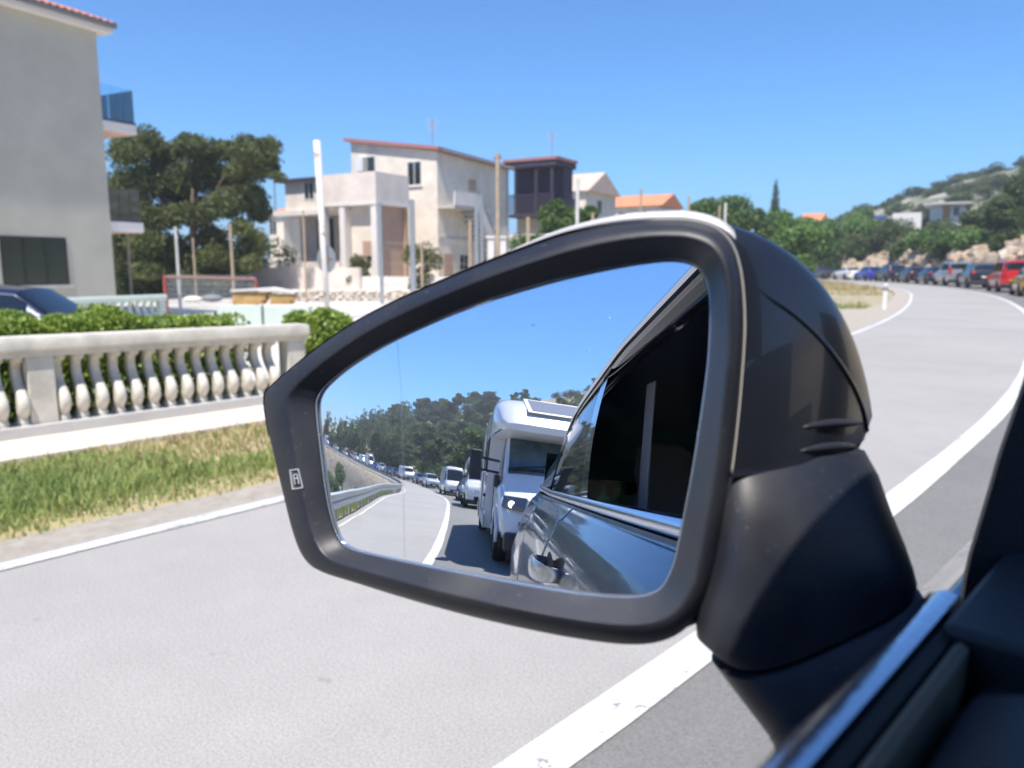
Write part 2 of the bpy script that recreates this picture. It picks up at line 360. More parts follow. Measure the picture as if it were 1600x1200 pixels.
tag(ribbon('road', -175, 165, lambda s: -left_w(s)-.12, SR, 0, am, step=.5, skirt=.3), kind='structure')
# darker lane surface (older asphalt) on our side of the line
am2 = am.copy(); am2.name = 'asphalt_dark'
for n in am2.node_tree.nodes:
    if n.type == 'VALTORGB' and abs(n.color_ramp.elements[0].color[0]-.315) < .005:
        n.color_ramp.elements[0].color = (.165, .162, .152, 1); n.color_ramp.elements[1].color = (.21, .206, .194, 1)
tag(ribbon('road_lane', -175, 165, .02, SR-.1, .004, am2, step=.5), kind='structure')
# painted lines, worn through in places
pm = bpy.data.materials.new('road_paint'); pm.use_nodes = True; t = pm.node_tree; b = t.nodes['Principled BSDF']; b.inputs['Roughness'].default_value = .6
tc = t.nodes.new('ShaderNodeTexCoord'); n1 = noise_node(t, 2.2, 8, tc.outputs['Object'], .75); n2 = noise_node(t, 60, 3, tc.outputs['Object'])
vo = t.nodes.new('ShaderNodeTexVoronoi'); vo.feature = 'DISTANCE_TO_EDGE'; vo.inputs['Scale'].default_value = 3.2
wn = noise_node(t, 5, 4, tc.outputs['Object']); mxv = t.nodes.new('ShaderNodeMix'); mxv.data_type = 'VECTOR'; mxv.inputs[0].default_value = .28
t.links.new(tc.outputs['Object'], mxv.inputs[4]); t.links.new(wn.outputs['Color'], mxv.inputs[5]); t.links.new(mxv.outputs[1], vo.inputs['Vector'])
rv_ = ramp(t, vo.outputs['Distance'], [(.0, (.25, .25, .24)), (.012, (1, 1, 1))])
r1 = ramp(t, n1.outputs['Fac'], [(.30, (.30, .30, .29)), (.42, (.58, .58, .56)), (.6, (.68, .67, .65))])
crk = t.nodes.new('ShaderNodeMix'); crk.data_type = 'RGBA'; crk.blend_type = 'MULTIPLY'; mk = ramp(t, n1.outputs['Fac'], [(.42, (1, 1, 1)), (.52, (0, 0, 0))])
t.links.new(mk.outputs[0], crk.inputs[0]); t.links.new(r1.outputs[0], crk.inputs[6]); t.links.new(rv_.outputs[0], crk.inputs[7])
t.links.new(crk.outputs[2], b.inputs['Base Color'])
tag(ribbon('centre_line', -175, 165, -.08, .08, .010, pm, step=.5, jit=.004), kind='structure')
tag(ribbon('edge_line', -175, 165, lambda s: -left_w(s)-.06, lambda s: -left_w(s)+.04, .007, pm, step=.5, jit=.006), kind='structure')
tag(ribbon('edge_line', -175, 165, 3.7, 3.82, .009, pm, step=.5), kind='structure')
gv = mat('gravel', (.47, .43, .37), .95, c2=(.36, .31, .25), scale=9, bump=.8, bscale=120)
tag(ribbon('gravel_shoulder', -30, 80, lambda s: -left_w(s)-np.interp(s, [-30, -3, 8, 16, 21, 27, 32, 80], [.5, .42, .45, 1.2, 3.0, 2.6, .8, .8]), lambda s: -left_w(s)-.10, -.004, gv, step=.5, skirt=.3, jit=.03), kind='structure')
tag(ribbon('gravel_shoulder', -175, -30.5, lambda s: -left_w(s)-.5, lambda s: -left_w(s)-.10, -.02, gv, step=1, skirt=.3, jit=.03), kind='structure')
tag(ribbon('gravel_shoulder', -175, 165, SR-.05, SR+1.5, -.02, gv, step=1, skirt=.4, jit=.05), kind='structure')
# grass strip soil, pale path, yard
soilm = mat('verge_soil', (.36, .33, .15), .95, c2=(.42, .33, .21), scale=1.3, bump=.5, bscale=40)
tag(meshobj('verge', [(-6.58, -3, -.014), (-4.50, -3, -.014), (-4.50, 12, -.014), (-6.58, 12, -.014)], [(0, 1, 2, 3)], soilm), kind='structure')
pth = mat('pale_path', (.66, .58, .48), .9, var=.09, scale=2.5, bump=.3)
o = MB().b2((-7.62, -3, -.25), (-6.55, 11, .03)).build('path', pth); tag(o, kind='structure')
yardm = mat('yard_concrete', (.60, .57, .52), .9, var=.07, scale=.6, bump=.2)
v = [(-8.6, -12, -.33), (-8.6, 14, -.33), (-14, 24, -.33), (-34, 34, -.33), (-60, 30, -.33), (-60, -12, -.33)]
tag(meshobj('yard', v, [(0, 1, 2, 3, 4, 5)][::-1], yardm), kind='structure')
tag(meshobj('yard', [(-8.6, -12, 0.0), (-7.62, -12, 0.0), (-7.62, 9, 0.0), (-8.6, 9, 0.0)], [(0, 1, 2, 3)], soilm), kind='structure')
# ---------------------------------------------------------------- our own car: mirror, door, cabin
paint = mat('grey_metallic_paint', (.042, .055, .085), .3, .6, coat=1)
t = paint.node_tree; b = t.nodes['Principled BSDF']; tc = t.nodes.new('ShaderNodeTexCoord')
n = noise_node(t, 60, 5, tc.outputs['Object'], .8); r = ramp(t, n.outputs['Fac'], [(.50, (.03, .03, .03)), (.78, (.30, .30, .30))])
t.links.new(r.outputs[0], b.inputs['Coat Roughness'])
bpl = M['black_plastic']
car = empty('own_car', (0.85, 0, 0)); tag(car, 'dark grey car in the foreground, seen by its left door mirror', 'car')
def own(o):                                               # keep world coordinates under the car's empty
    o.parent = car; o.matrix_parent_inverse = Matrix.Translation((-.85, 0, 0)); return o
PAIRS = [((497,640),(412,622)),((501,618),(424,603)),((515,600),(452,578)),((548,573),(498,541)),((600,541),(552,504)),((655,514),(612,472)),((715,488),(672,445)),((785,463),(740,416)),((860,441),(810,389)),((935,424),(882,364)),((1000,412),(960,348)),((1050,407),(1030,343)),((1085,416),(1085,345)),((1102,440),(1130,362)),((1108,480),(1155,405)),((1105,560),(1164,490)),((1095,640),(1158,600)),((1083,720),(1148,700)),((1070,790),(1138,770)),((1058,850),(1125,850)),((1048,888),(1108,925)),((1030,918),(1080,975)),((1000,930),(1040,1001)),((960,931),(985,1008)),((900,926),(905,999)),((820,913),(815,982)),((740,898),(725,961)),((660,882),(635,936)),((590,867),(555,911)),((552,857),(500,893)),((533,842),(474,872)),((522,815),(457,832)),((512,770),(440,765)),((503,700),(421,685))]
Pm = np.array([-0.27073, 0.280461, 1.360295]); nM = np.array([0.3635359, -0.9172938, 0.162523]); UM = np.array([0.9296538, 0.3684343, -0.0]); VM = np.array([-0.059879, 0.1510901, 0.9867048]); U0 = -0.060373; RM = 1.3; KM = 8.0
def hf(u, v):
    e = np.maximum(0, U0-u); return np.sqrt(RM*RM-u*u-v*v)-RM-KM*e**3
def onplane(px, py, w_):
    d = dirpx(px, py); return Cc+d*((w_+(Pm-Cc)@nM)/(d@nM))
def onmirror(px, py, off=0):
    d = dirpx(px, py); k = ((Pm-Cc)@nM)/(d@nM)
    for i in range(40):
        q = Cc+d*k-Pm; g = q@nM-hf(q@UM, q@VM)-off; k += g/(-(d@nM))
    return Cc+d*k
def closed(P, n=6):                                       # smooth closed curve through control points
    P = np.array(P, float); N = len(P); out = []
    for i in range(N):
        p0, p1, p2, p3 = P[i-1], P[i], P[(i+1) % N], P[(i+2) % N]
        for k in np.arange(n)/n:
            out.append(.5*((2*p1)+(-p0+p2)*k+(2*p0-5*p1+4*p2-p3)*k*k+(-p0+3*p1-3*p2+p3)*k**3))
    return np.array(out)
IN = closed([a for a, _ in PAIRS], 5); OUT = closed([b_ for _, b_ in PAIRS], 5); NN = len(IN)
cen = IN.mean(0)
def mixo(f): return IN*(1-f)+OUT*f
def glass_w(f=1.0, off=0):                                 # ring that follows the curved glass
    return [onmirror(*(cen+(p-cen)*f), off) for p in IN]
# glass: dense grid clipped to the outline, analytic normals
def inside(p, poly):
    x, y = p; c = False; j = len(poly)-1
    for i in range(len(poly)):
        if (poly[i, 1] > y) != (poly[j, 1] > y) and x < (poly[j, 0]-poly[i, 0])*(y-poly[i, 1])/(poly[j, 1]-poly[i, 1])+poly[i, 0]: c = not c
        j = i
    return c
rings = []
for f in np.r_[np.linspace(.02, 1, 46)]:
    rings.append(glass_w(f))
v = [onmirror(*cen)]+[p for r_ in rings for p in r_]; f = [(0, 1+k, 1+(k+1) % NN) for k in range(NN)]
for i in range(len(rings)-1):
    for k in range(NN): f.append((1+i*NN+k, 1+(i+1)*NN+k, 1+(i+1)*NN+(k+1) % NN, 1+i*NN+(k+1) % NN))
mirm = mat('mirror_silver', (.86, .90, .95), .0, 1)
bez = MB()
ringsB = []
baseW = [float((onmirror(*p)-Pm)@nM) for p in IN]
LF = [float(np.interp(p[0], [430, 780], [1, 0])) for p in OUT]
def wpt(f_, w_, i): b0, L = baseW[i], LF[i]; return (1-L)*(w_+b0*(1-f_)**1.3)+L*(b0+w_*.42)
def pl(f_, w_): ringsB.append([onplane(p[0], p[1], wpt(f_, w_, i)) for i, p in enumerate(mixo(f_))])
ringsB.append(glass_w(1.03, -.006)); ringsB.append(glass_w(1.012, -.0010))
pl(.025, .0015); pl(.06, .0038); pl(.14, .0062); pl(.30, .0108); pl(.46, .0156); pl(.53, .0180); pl(.565, .0190); pl(.60, .0191); pl(.70, .0180); pl(.82, .0150); pl(.92, .0105); pl(1.0, .0045)
pl(.985, -.003); pl(.93, -.008)
bez.loft(ringsB, cap=False)
mirror = fixn(bez.build('side_mirror', bpl, sm=True)); own(mirror)
sub = mirror.modifiers.new('s', 'SUBSURF'); sub.levels = 1; sub.render_levels = 1
def sub_(o): o.parent = mirror; o.matrix_parent_inverse = mirror.matrix_parent_inverse.inverted() if False else Matrix.Identity(4); return o
glass = meshobj('mirror_glass', v, f, mirm, smooth_=True); sub_(glass)
nrm = []
for p in v:
    q = np.array(p)-Pm; u_, v_ = q@UM, q@VM; h = 1e-4
    N_ = nM-(hf(u_+h, v_)-hf(u_-h, v_))/(2*h)*UM-(hf(u_, v_+h)-hf(u_, v_-h))/(2*h)*VM; nrm.append(tuple(N_/np.linalg.norm(N_)))
if Vector(glass.data.polygons[NN+5].normal).dot(Vector(nM)) < 0:
    glass.data.flip_normals()
glass.data.normals_split_custom_set_from_vertices(nrm)
# bright ground edge of the glass
rim_ = MB(); rim_.loft([glass_w(1.013, -.002), glass_w(1.012, .0012), glass_w(1.006, .0016), glass_w(1.003, .0003)], cap=False)
sub_(fixn(rim_.build('glass_edge', mat('glass_edge', (.45, .50, .58), .12, .6), sm=True)))
# etched dotted line that marks the aspheric outer zone
dots = MB()
for (x0, y0, x1, y1, nd) in ((621, 536, 627, 612, 18), (627, 612, 630, 745, 30), (630, 745, 632, 872, 30)):
    for k in range(nd):
        a = k/nd; c0 = onmirror(x0+(x1-x0)*a, y0+(y1-y0)*a, .00008); r0 = .00022
        dots.add([c0-UM*r0-VM*r0*1.6, c0+UM*r0-VM*r0*1.6, c0+UM*r0+VM*r0*1.6, c0-UM*r0+VM*r0*1.6], [(0, 1, 2, 3)])
o = dots.build('dotted_line', mat('etched_dot', (.16, .2, .27), .6)); sub_(o); o['kind'] = 'stuff'
# three specks of dirt on the glass
for k, (x, y, r0) in enumerate(((833, 508, .0011), (951, 498, .0009), (920, 547, .0008), (700, 620, .0005), (968, 560, .0005))):
    c0 = onmirror(x, y, .0001); ang = np.linspace(0, 2*math.pi, 9)[:-1]
    mb = MB(); mb.add([c0+.0003*nM]+[c0+UM*r0*math.cos(a)*(1+.3*math.sin(3*a))+VM*r0*.7*math.sin(a) for a in ang], [(0, 1+i, 1+(i+1) % 8) for i in range(8)])
    sub_(mb.build('dirt_speck', bpy.data.materials.get('speck') or glassmat('speck', (.80, .82, .86), .0, .3)))
# painted shell behind, tapering forward
O_ = np.array([onplane(p[0], p[1], (1-LF[i])*.008+LF[i]*(baseW[i]+.001)) for i, p in enumerate(OUT)]); PcM = O_.mean(0)
PAR = (.1395, 1.57, .1086, .0305, .0073, 1.0)
def shell_ring(s, k=1.0, back=0):
    q = (1-s**PAR[1])**PAR[5]
    return PcM+(O_-PcM)*q*k+np.array([PAR[2]*s+PAR[3]*s*s, PAR[0]*s, PAR[4]*s])
def seam_y(px): return np.interp(px, [400, 1130, 1250, 1362, 1500], [760, 745, 736, 712, 690])
def split(rings, name, m, lower, parent, closed_end=True):
    n_ = len(rings[0]); vv = [p for r_ in rings for p in r_]; ff = []
    for i in range(len(rings)-1):
        for k in range(n_):
            q = (i*n_+k, i*n_+(k+1) % n_, (i+1)*n_+(k+1) % n_, (i+1)*n_+k); c0 = np.mean([vv[a] for a in q], 0); px, py = project(c0)
            zc = c0[2]; seam_z = seamz(c0)
            if (zc < seam_z) == lower: ff.append(q)
    return vv, ff
pA = onplane(1138, 745, .008); 
def seamz(c0):
    d = dirpx(1362, 712); pB = Cc+d*(np.linalg.norm(pA-Cc)/np.linalg.norm(d)*1.12)
    tt = (c0[1]-pA[1])/(pB[1]-pA[1]); return pA[2]+(pB[2]-pA[2])*tt
SS = np.r_[0, .012, .03, np.linspace(.06, .97, 34), .985, .995, .9995]
# vertices snapped to the seam
def build_shell(lower, name, m, k):
    rings = [shell_ring(s, k) for s in SS]
    out = []
    for r_ in rings:
        rr2 = []
        for p in r_:
            p = np.array(p); sz = seamz(p)
            if lower and p[2] > sz: p[2] = sz-.0005
            if (not lower) and p[2] < sz: p[2] = sz
            rr2.append(p)
        out.append(rr2)
    mb = MB(); mb.loft(out, cap=False)
    flat = lambda q: all(abs(mb.v[a][2]-(seamz(np.array(mb.v[a]))-(.0005 if lower else 0))) < 1e-6 for a in q)
    mb.f = [q for q in mb.f if not flat(q)]; mb.f.append(tuple(len(mb.v)-NN+i for i in range(NN)))
    o = mb.build(name, m, sm=False); me = o.data
    bm = bmesh.new(); bm.from_mesh(me); bmesh.ops.remove_doubles(bm, verts=bm.verts, dist=.00004); bmesh.ops.recalc_face_normals(bm, faces=bm.faces); bm.to_mesh(me); bm.free()
    me.validate(); autosmooth(o, 40); return sub_(o)
shellp = mat('mirror_cap_paint', (.020, .023, .032), .28, .3, coat=.5, var=.02)
shell = build_shell(False, 'mirror_shell', shellp, 1.004)
lowb = build_shell(True, 'lower_housing', bpl, .975)
# lip where the cap meets the frame, sunlit glare painted in as pale colour
lip = [onplane(p[0], p[1], .0045)+np.array([0, 0, .0]) for p in cen+(OUT-cen)*1.004]
i0 = min(range(NN), key=lambda i: abs(OUT[i][0]-800)+(OUT[i][1] > 500)*999); i1 = min(range(NN), key=lambda i: abs(OUT[i][1]-745)+(OUT[i][0] < 1000)*999)
ids = list(range(i0, i1+1)) if i1 > i0 else list(range(i0, NN))+list(range(0, i1+1))
rad = [.0004+.0034*math.sin(math.pi*min(1, (j+.5)/len(ids)*1.25))**1.0 if j/len(ids) < .78 else .0007 for j in range(len(ids))]
lipm = mat('sunlit_edge_paint', (.62, .60, .58), .38, .35)
sub_(MB().tube([lip[i] for i in ids], rad, 8).build('cap_lip_glint', lipm, sm=True))
# blind-spot lamp in the outer frame, ridges and turn signal on the cap
bvh_b = BVHTree.FromPolygons([tuple(p) for p in (v_.co for v_ in mirror.data.vertices)], [tuple(p.vertices) for p in mirror.data.polygons])
bvh_s = BVHTree.FromPolygons([tuple(v_.co) for v_ in shell.data.vertices], [tuple(p.vertices) for p in shell.data.polygons])
def hit(bvh, px, py, lift=0):
    d = Vector(dirpx(px, py)).normalized(); h = bvh.ray_cast(Vector(Cc), d)
    return None if h[0] is None else h[0]-d*lift
ic = mat('warning_lamp', (.62, .63, .64), .35, .3); icd = mat('warning_lamp_lens', (.22, .22, .23), .2)
def quadpx(pts, lift): return [hit(bvh_b, *p, lift) for p in pts]
lens_o = MB(); lens_o.add(quadpx([(452, 734), (467, 732), (474, 762), (457, 765)], .0004), [(0, 1, 2, 3)]); lamp_ = sub_(lens_o.build('warning_lamp', icd))
fr = MB()
for A_, B_ in (((453, 735), (466, 733)), ((466, 733), (473, 762)), ((473, 762), (457, 764)), ((457, 764), (453, 735)), ((459, 742), (464, 741)), ((464, 741), (467, 756)), ((459, 742), (461, 757)), ((461, 748), (466, 747))):
    fr.tube([hit(bvh_b, *A_, .0007), hit(bvh_b, *B_, .0007)], .00035, 5)
sub_(fr.build('lamp_symbol', ic))
for (a, b_) in (((1252, 668), (1348, 661)), ((1248, 705), (1346, 697))):
    pts = []; rd = []
    for k in range(9):
        q = k/8; h_ = hit(bvh_s, a[0]+(b_[0]-a[0])*q, a[1]+(b_[1]-a[1])*q-3*math.sin(math.pi*q), -.0006)
        if h_: pts.append(h_); rd.append(.0004+.0020*math.sin(math.pi*q)**.7)
    if len(pts) > 3: sub_(MB().tube(pts, rd, 10).build('cap_ridge', bpl, sm=True))
arc = [(1172, 452), (1205, 468), (1240, 492), (1275, 524), (1305, 560), (1330, 600), (1347, 640), (1354, 680), (1355, 705)]
pts = [hit(bvh_s, *p, -.0009) for p in closed(arc, 5)[:-5]]; pts = [p for p in pts if p]
sub_(MB().tube(pts, [.0004+.0012*min(1, i/6) for i in range(len(pts))], 8).build('turn_signal_edge', shellp, sm=True))
# neck and foot
def ringlr(L, dl, Rr, dr_, th, sag=0, n_=40, e=.55):
    a, b_ = at(*L, dl), at(*Rr, dr_); c0 = (a+b_)/2; h_ = (b_-a)/2
    fwd = np.array([fw[0], fw[1], 0]); fwd /= np.linalg.norm(fwd); fwd = fwd-h_*(fwd@h_)/(h_@h_); out = []
    for k in range(n_):
        q = 2*math.pi*k/n_; cx, sy = math.cos(q), math.sin(q)
        out.append(c0+h_*np.sign(cx)*abs(cx)**e*1.0+fwd*th*np.sign(sy)*abs(sy)**.8+np.array([0, 0, sag*min(0, sy)]))
    return out
neck = MB().loft([ringlr((1142, 712), .362, (1346, 702), .386, .010), ringlr((1132, 752), .356, (1357, 735), .390, .018), ringlr((1124, 800), .354, (1371, 785), .390, .022),
                  ringlr((1116, 870), .353, (1393, 838), .388, .023), ringlr((1096, 950), .352, (1407, 874), .384, .023), ringlr((1098, 1006), .352, (1415, 893), .380, .022, .003), ringlr((1124, 1029), .352, (1413, 899), .379, .021, .004), ringlr((1142, 1032), .353, (1402, 902), .378, .017, .004)])
sub_(autosmooth(fixn(neck.build('mirror_neck', bpl)), 40))
foot = MB().loft([ringlr((1144, 1034), .353, (1404, 903), .378, .017, .004), ringlr((1126, 1037), .352, (1416, 904), .379, .0205, .004), ringlr((1122, 1043), .351, (1419, 908), .378, .022, .004), ringlr((1160, 1092), .347, (1434, 934), .372, .023, .002),
                  ringlr((1217, 1165), .341, (1452, 968), .366, .024), ringlr((1262, 1222), .338, (1480, 1020), .362, .024)])
sub_(autosmooth(fixn(foot.build('mirror_foot', bpl)), 40))

# door skin, lofted along the car
ZB = 1.310
def xs(z, y):                                             # outer skin x at height z, station y
    base = np.interp(z, [.30, .42, .62, .85, 1.02, 1.18, 1.255, 1.262, 1.30, 1.312], [-.10, -.135, -.150, -.172, -.178, -.160, -.126, -.115, -.083, -.080])
    base += .045*smooth((y+.2)/1.6)*0
    base += np.interp(y, [-3.1, -2.9, -2.5, -2.0, -1.4, -.8, .6, 1.4], [.30, .14, .05, .01, 0, 0, 0, .03])*(1 if z > .2 else 1)
    rr0 = math.hypot((y+2.0)/.62, (z-.38)/.62)            # rear wheel-arch flare
    base -= .040*math.exp(-((rr0-.85)/.35)**2)*np.interp(z, [1.0, 1.25], [1, 0])
    return float(base)
zs_ = [.30, .36, .45, .6, .75, .9, 1.0, 1.08, 1.16, 1.22, 1.25, 1.2555, 1.2625, 1.28, 1.296]
def skin(y0, y1, name, gap=.004, n_=None):
    n_ = n_ or max(3, int(abs(y1-y0)/.05)); ys = np.r_[y0, y0+.004, np.linspace(y0+.02, y1-.02, n_), y1-.004, y1]; vv = []; ff = []
    for y in ys:
        e = .003 if (y in (ys[0], ys[-1])) else 0
        for z in zs_: vv.append((xs(z, y)+e, y, z))
    m_ = len(zs_)
    for i in range(len(ys)-1):
        for k in range(m_-1):
            cy, cz = (ys[i]+ys[i+1])/2, (zs_[k]+zs_[k+1])/2
            if math.hypot((cy+2.0), (cz-.38)) < .40: continue
            ff.append((i*m_+k, i*m_+k+1, (i+1)*m_+k+1, (i+1)*m_+k))
    o = meshobj(name, vv, ff, paint); autosmooth(o, 50); fixn(o)
    s_ = o.modifiers.new('t', 'SOLIDIFY'); s_.thickness = .012; s_.offset = -1 if o.data.polygons[0].normal.x < 0 else 1
    return own(o)
door = skin(-.66, .62, 'front_door'); rdoor = skin(-1.46, -.664, 'rear_door'); fend = skin(-2.95, -1.468, 'rear_fender', n_=50); skin(.628, 1.5, 'front_fender')
def handle(y, parent):
    hm = MB(); ZH = 1.175; x0 = xs(ZH, y)
    pts = [(x0+.004, y+.11, ZH+.005), (x0-.022, y+.095, ZH+.005), (x0-.036, y+.05, ZH+.003), (x0-.038, y, ZH), (x0-.036, y-.05, ZH-.003), (x0-.022, y-.095, ZH-.005), (x0+.004, y-.11, ZH-.005)]
    rg = []
    for i, p in enumerate(pts):
        a = [.010, .013, .016, .017, .016, .013, .010][i]
        rg.append([(p[0]+.010*math.cos(q)*.8, p[1]+.006*math.cos(q)*(1 if i < 3 else -1 if i > 3 else 0), p[2]+a*1.25*math.sin(q)) for q in np.linspace(0, 2*math.pi, 17)[:-1]])
    o = fixn(hm.loft(rg).build('handle', mat('handle_silver', (.55, .56, .58), .25, .7, coat=.5), sm=True)); o.parent = parent
    cup = MB().add([(x0-.0015, y+.07*math.cos(q), ZH+.032*math.sin(q)) for q in np.linspace(0, 2*math.pi, 21)[:-1]], [tuple(range(20))]); c_o = cup.build('handle_cup', M['rubber']); c_o.parent = parent
handle(-.45, door)
strip = MB()
def strip_(name, m, prof, y0, y1, n_=60, sm=True):        # profile (dx from belt, z) swept along the belt
    rg = []
    for y in np.linspace(y0, y1, n_):
        ox = xs(1.312, y)+.080; rise = .018*smooth((-y-1.2)/1.2)
        rg.append([(ox+p[0], y, p[1]+rise) for p in prof])
    o = MB().loft(rg).build(name, m, sm=False); autosmooth(fixn(o), 40); return own(o)
chromem = mat('belt_chrome', (.62, .66, .74), .16, 1, bump=.04, bscale=300)
strip_('belt_trim', chromem, [(-.081, 1.298), (-.0845, 1.304), (-.0845, 1.312), (-.081, 1.3185), (-.0755, 1.3215), (-.0700, 1.3205), (-.0695, 1.30)], -2.35, .333)
strip_('window_seal', M['rubber'], [(-.0694, 1.29), (-.0694, 1.3175), (-.067, 1.3185), (-.064, 1.317), (-.0632, 1.29)], -2.3, .31)
tanm = mat('felt_lip', (.20, .165, .12), .9)
strip_('inner_seal', tanm, [(-.0625, 1.29), (-.0625, 1.3165), (-.060, 1.3185), (-.0575, 1.3165), (-.0575, 1.29)], -.50, .295)
dashm = mat('door_trim', (.022, .024, .030), .55, bump=.08, bscale=500)
strip_('door_panel', dashm, [(-.056, .5), (-.056, 1.300), (-.050, 1.311), (-.03, 1.319), (.0, 1.305), (.012, 1.26), (.02, 1.0), (.03, .5)], -.54, .275)
own(MB().b2((-.0540, .262, .5), (.02, .75, 1.3065)).build('lower_trim', dashm, bevel=.008))
own(MB().b2((-.0682, .298, 1.15), (.0, .42, 1.3215)).build('pillar_foot', dashm, bevel=.003))
# A-pillar foot / mirror triangle seen from inside
apx = [(1660, 420), (1600, 588), (1583, 640), (1560, 705), (1543, 765), (1528, 815), (1513, 865), (1504, 905), (1498, 950), (1498, 1010), (1504, 1060), (1530, 1100), (1700, 1180), (1760, 420)]
fr_ = [at(x, y, .355) for x, y in apx]; bk = [at(x+26, y, .395) for x, y in apx]
inn = [at(x+(6 if x < 1650 else 0), y, .350) for x, y in apx]
mbp = MB().loft([inn, fr_, bk]); own(autosmooth(fixn(mbp.build('pillar_trim', dashm)), 30))
# window frame, pillars, roof: (y, roof-edge x, z)
def roofp(y): return (float(np.interp(y, [-2.6, -2.0, -1.2, -.4, .1, .5], [.13, .045, -.015, -.045, -.052, -.03])), float(np.interp(y, [-2.7, -2.2, -1.6, -1.0, -.4, .1, .5], [1.42, 1.53, 1.60, 1.635, 1.650, 1.645, 1.60])))
def beltp(y): return (xs(1.312, y)+.012, 1.322+.018*float(smooth((-y-1.2)/1.2)))
def side(y, k):                                           # point on the glass plane, k 0 belt .. 1 roof
    a, b_ = beltp(y), roofp(y); return (a[0]+(b_[0]-a[0])*k-.012*math.sin(math.pi*k), y, a[1]+(b_[1]-a[1])*k)
def sidepatch(name, y0, y1, k0, k1, m, out=0, ny=16, nk=8, sl0=0, sl1=0):
    vv = []; ff = []
    for i in range(ny):
        for j in range(nk):
            k = k0+(k1-k0)*j/(nk-1); ya = y0+sl0*k; yb = y1+sl1*k; p = side(ya+(yb-ya)*i/(ny-1), k); vv.append((p[0]-out, p[1], p[2]))
    for i in range(ny-1):
        for j in range(nk-1): ff.append((i*nk+j, i*nk+j+1, (i+1)*nk+j+1, (i+1)*nk+j))
    return own(meshobj(name, vv, ff, m, smooth_=True))
gloss = mat('gloss_black', (.012, .014, .018), .06, coat=1)
sidepatch('pillar_cover', -.665, -.575, 0, .93, gloss, .004, sl0=.03, sl1=.03)
sidepatch('rear_door_glass', -1.42, -.672, 0, .93, M['car_glass'], .0015, sl1=.03, sl0=.25)
sidepatch('quarter_glass', -2.15, -1.50, 0, .80, M['car_glass'], .0015, sl0=.45, sl1=.27)
rl = []
for y in np.linspace(-2.7, .35, 50):
    x, z = roofp(y); rl.append([(x-.012, y, z-.022), (x-.016, y, z-.006), (x-.006, y, z+.008), (x+.05, y, z+.024), (x+.3, y, z+.05), (.85, y, z+.06), (1.4, y, z+.05), (1.62, y, z+.02), (1.6, y, z-.03), (.85, y, z+.02), (x+.06, y, z-.012)])
own(autosmooth(fixn(MB().loft(rl).build('roof', paint)), 50))
tr = []
for y in np.linspace(-2.6, .35, 50):
    x, z = roofp(y); tr.append([(x-.017, y, z-.022), (x-.022, y, z-.017), (x-.018, y, z-.008), (x-.013, y, z-.013)])
own(autosmooth(fixn(MB().loft(tr).build('roof_trim', chromem)), 50))
own(autosmooth(fixn(MB().loft([[(p[0]+.004, p[1], p[2]-.006) for p in [(side(y, .93)[0]-.004, y, side(y, .93)[2]), (roofp(y)[0]-.014, y, roofp(y)[1]-.014), (roofp(y)[0]+.03, y, roofp(y)[1]-.02), (side(y, .93)[0]+.03, y, side(y, .93)[2]-.01)]] for y in np.linspace(-2.5, .35, 40)]).build('window_frame', gloss)), 50))
# C-pillar paint, tail, right side, rear glass (all closed, so the cabin is dark)
sidepatch('rear_pillar', -2.72, -2.12, 0, 1, paint, 0, sl0=.10, sl1=.46)
sidepatch('rear_pillar', -2.15, -1.42, .80, 1, paint, 0)
own(MB().b2((-.0, -2.93, .35), (1.75, -2.80, 1.2)).build('tail', paint, bevel=.04)); own(MB().b2((1.74, -2.9, .35), (1.80, 1.4, 1.28)).build('right_door', paint, bevel=.02))
for y0, y1 in ((-.62, -.5), (-1.6, -1.45), (-2.8, -2.4)): own(MB().b2((1.66, y0, 1.28), (1.74, y1, 1.62)).build('right_pillar', gloss))
tw = glassmat('tinted_glass', (.05, .09, .08), -.03)
own(MB().b2((1.69, -2.4, 1.28), (1.70, .9, 1.60)).build('right_window', tw)); own(MB().b2((.02, -2.84, 1.18), (1.78, -2.83, 1.56)).build('rear_window', tw))
own(MB().b2((.0, .55, .4), (1.7, 1.1, 1.22)).build('dashboard', dashm, bevel=.05))
own(MB().b2((-.05, -2.75, .28), (1.75, 1.2, .34)).build('floor_pan', dashm))
seatm = mat('seat_cloth', (.20, .21, .24), .9, bump=.2, bscale=400)
def seat(x, y):
    s_ = MB(); rg = []
    for z, w_, yy, th in ((.62, .24, .0, .06), (.75, .26, -.02, .07), (1.0, .26, -.07, .07), (1.2, .22, -.11, .06), (1.30, .14, -.13, .05), (1.36, .11, -.14, .05), (1.44, .13, -.145, .055), (1.54, .12, -.15, .05), (1.575, .07, -.15, .03)):
        rg.append([(x+w_*np.sign(math.cos(q))*abs(math.cos(q))**.6, y+yy+th*np.sign(math.sin(q))*abs(math.sin(q))**.7, z) for q in np.linspace(0, 2*math.pi, 25)[:-1]])
    o = fixn(s_.loft(rg).build('seat', seatm, sm=True)); own(o)
    c_ = MB().box((x, y+.28, .56), (.5, .55, .14)).build('seat_cushion', seatm, bevel=.04); own(c_)
seat(.42, -.42); seat(1.25, -.42); seat(.42, -1.35); seat(1.25, -1.35)
belt = MB().loft([[(.045+dx, -.56+dy, z) for dx, dy in ((0, 0), (.004, .05), (.007, .05), (.003, 0))] for z in np.linspace(1.1, 1.6, 5)]).build('seat_belt', seatm); own(belt)
wh = MB(); 
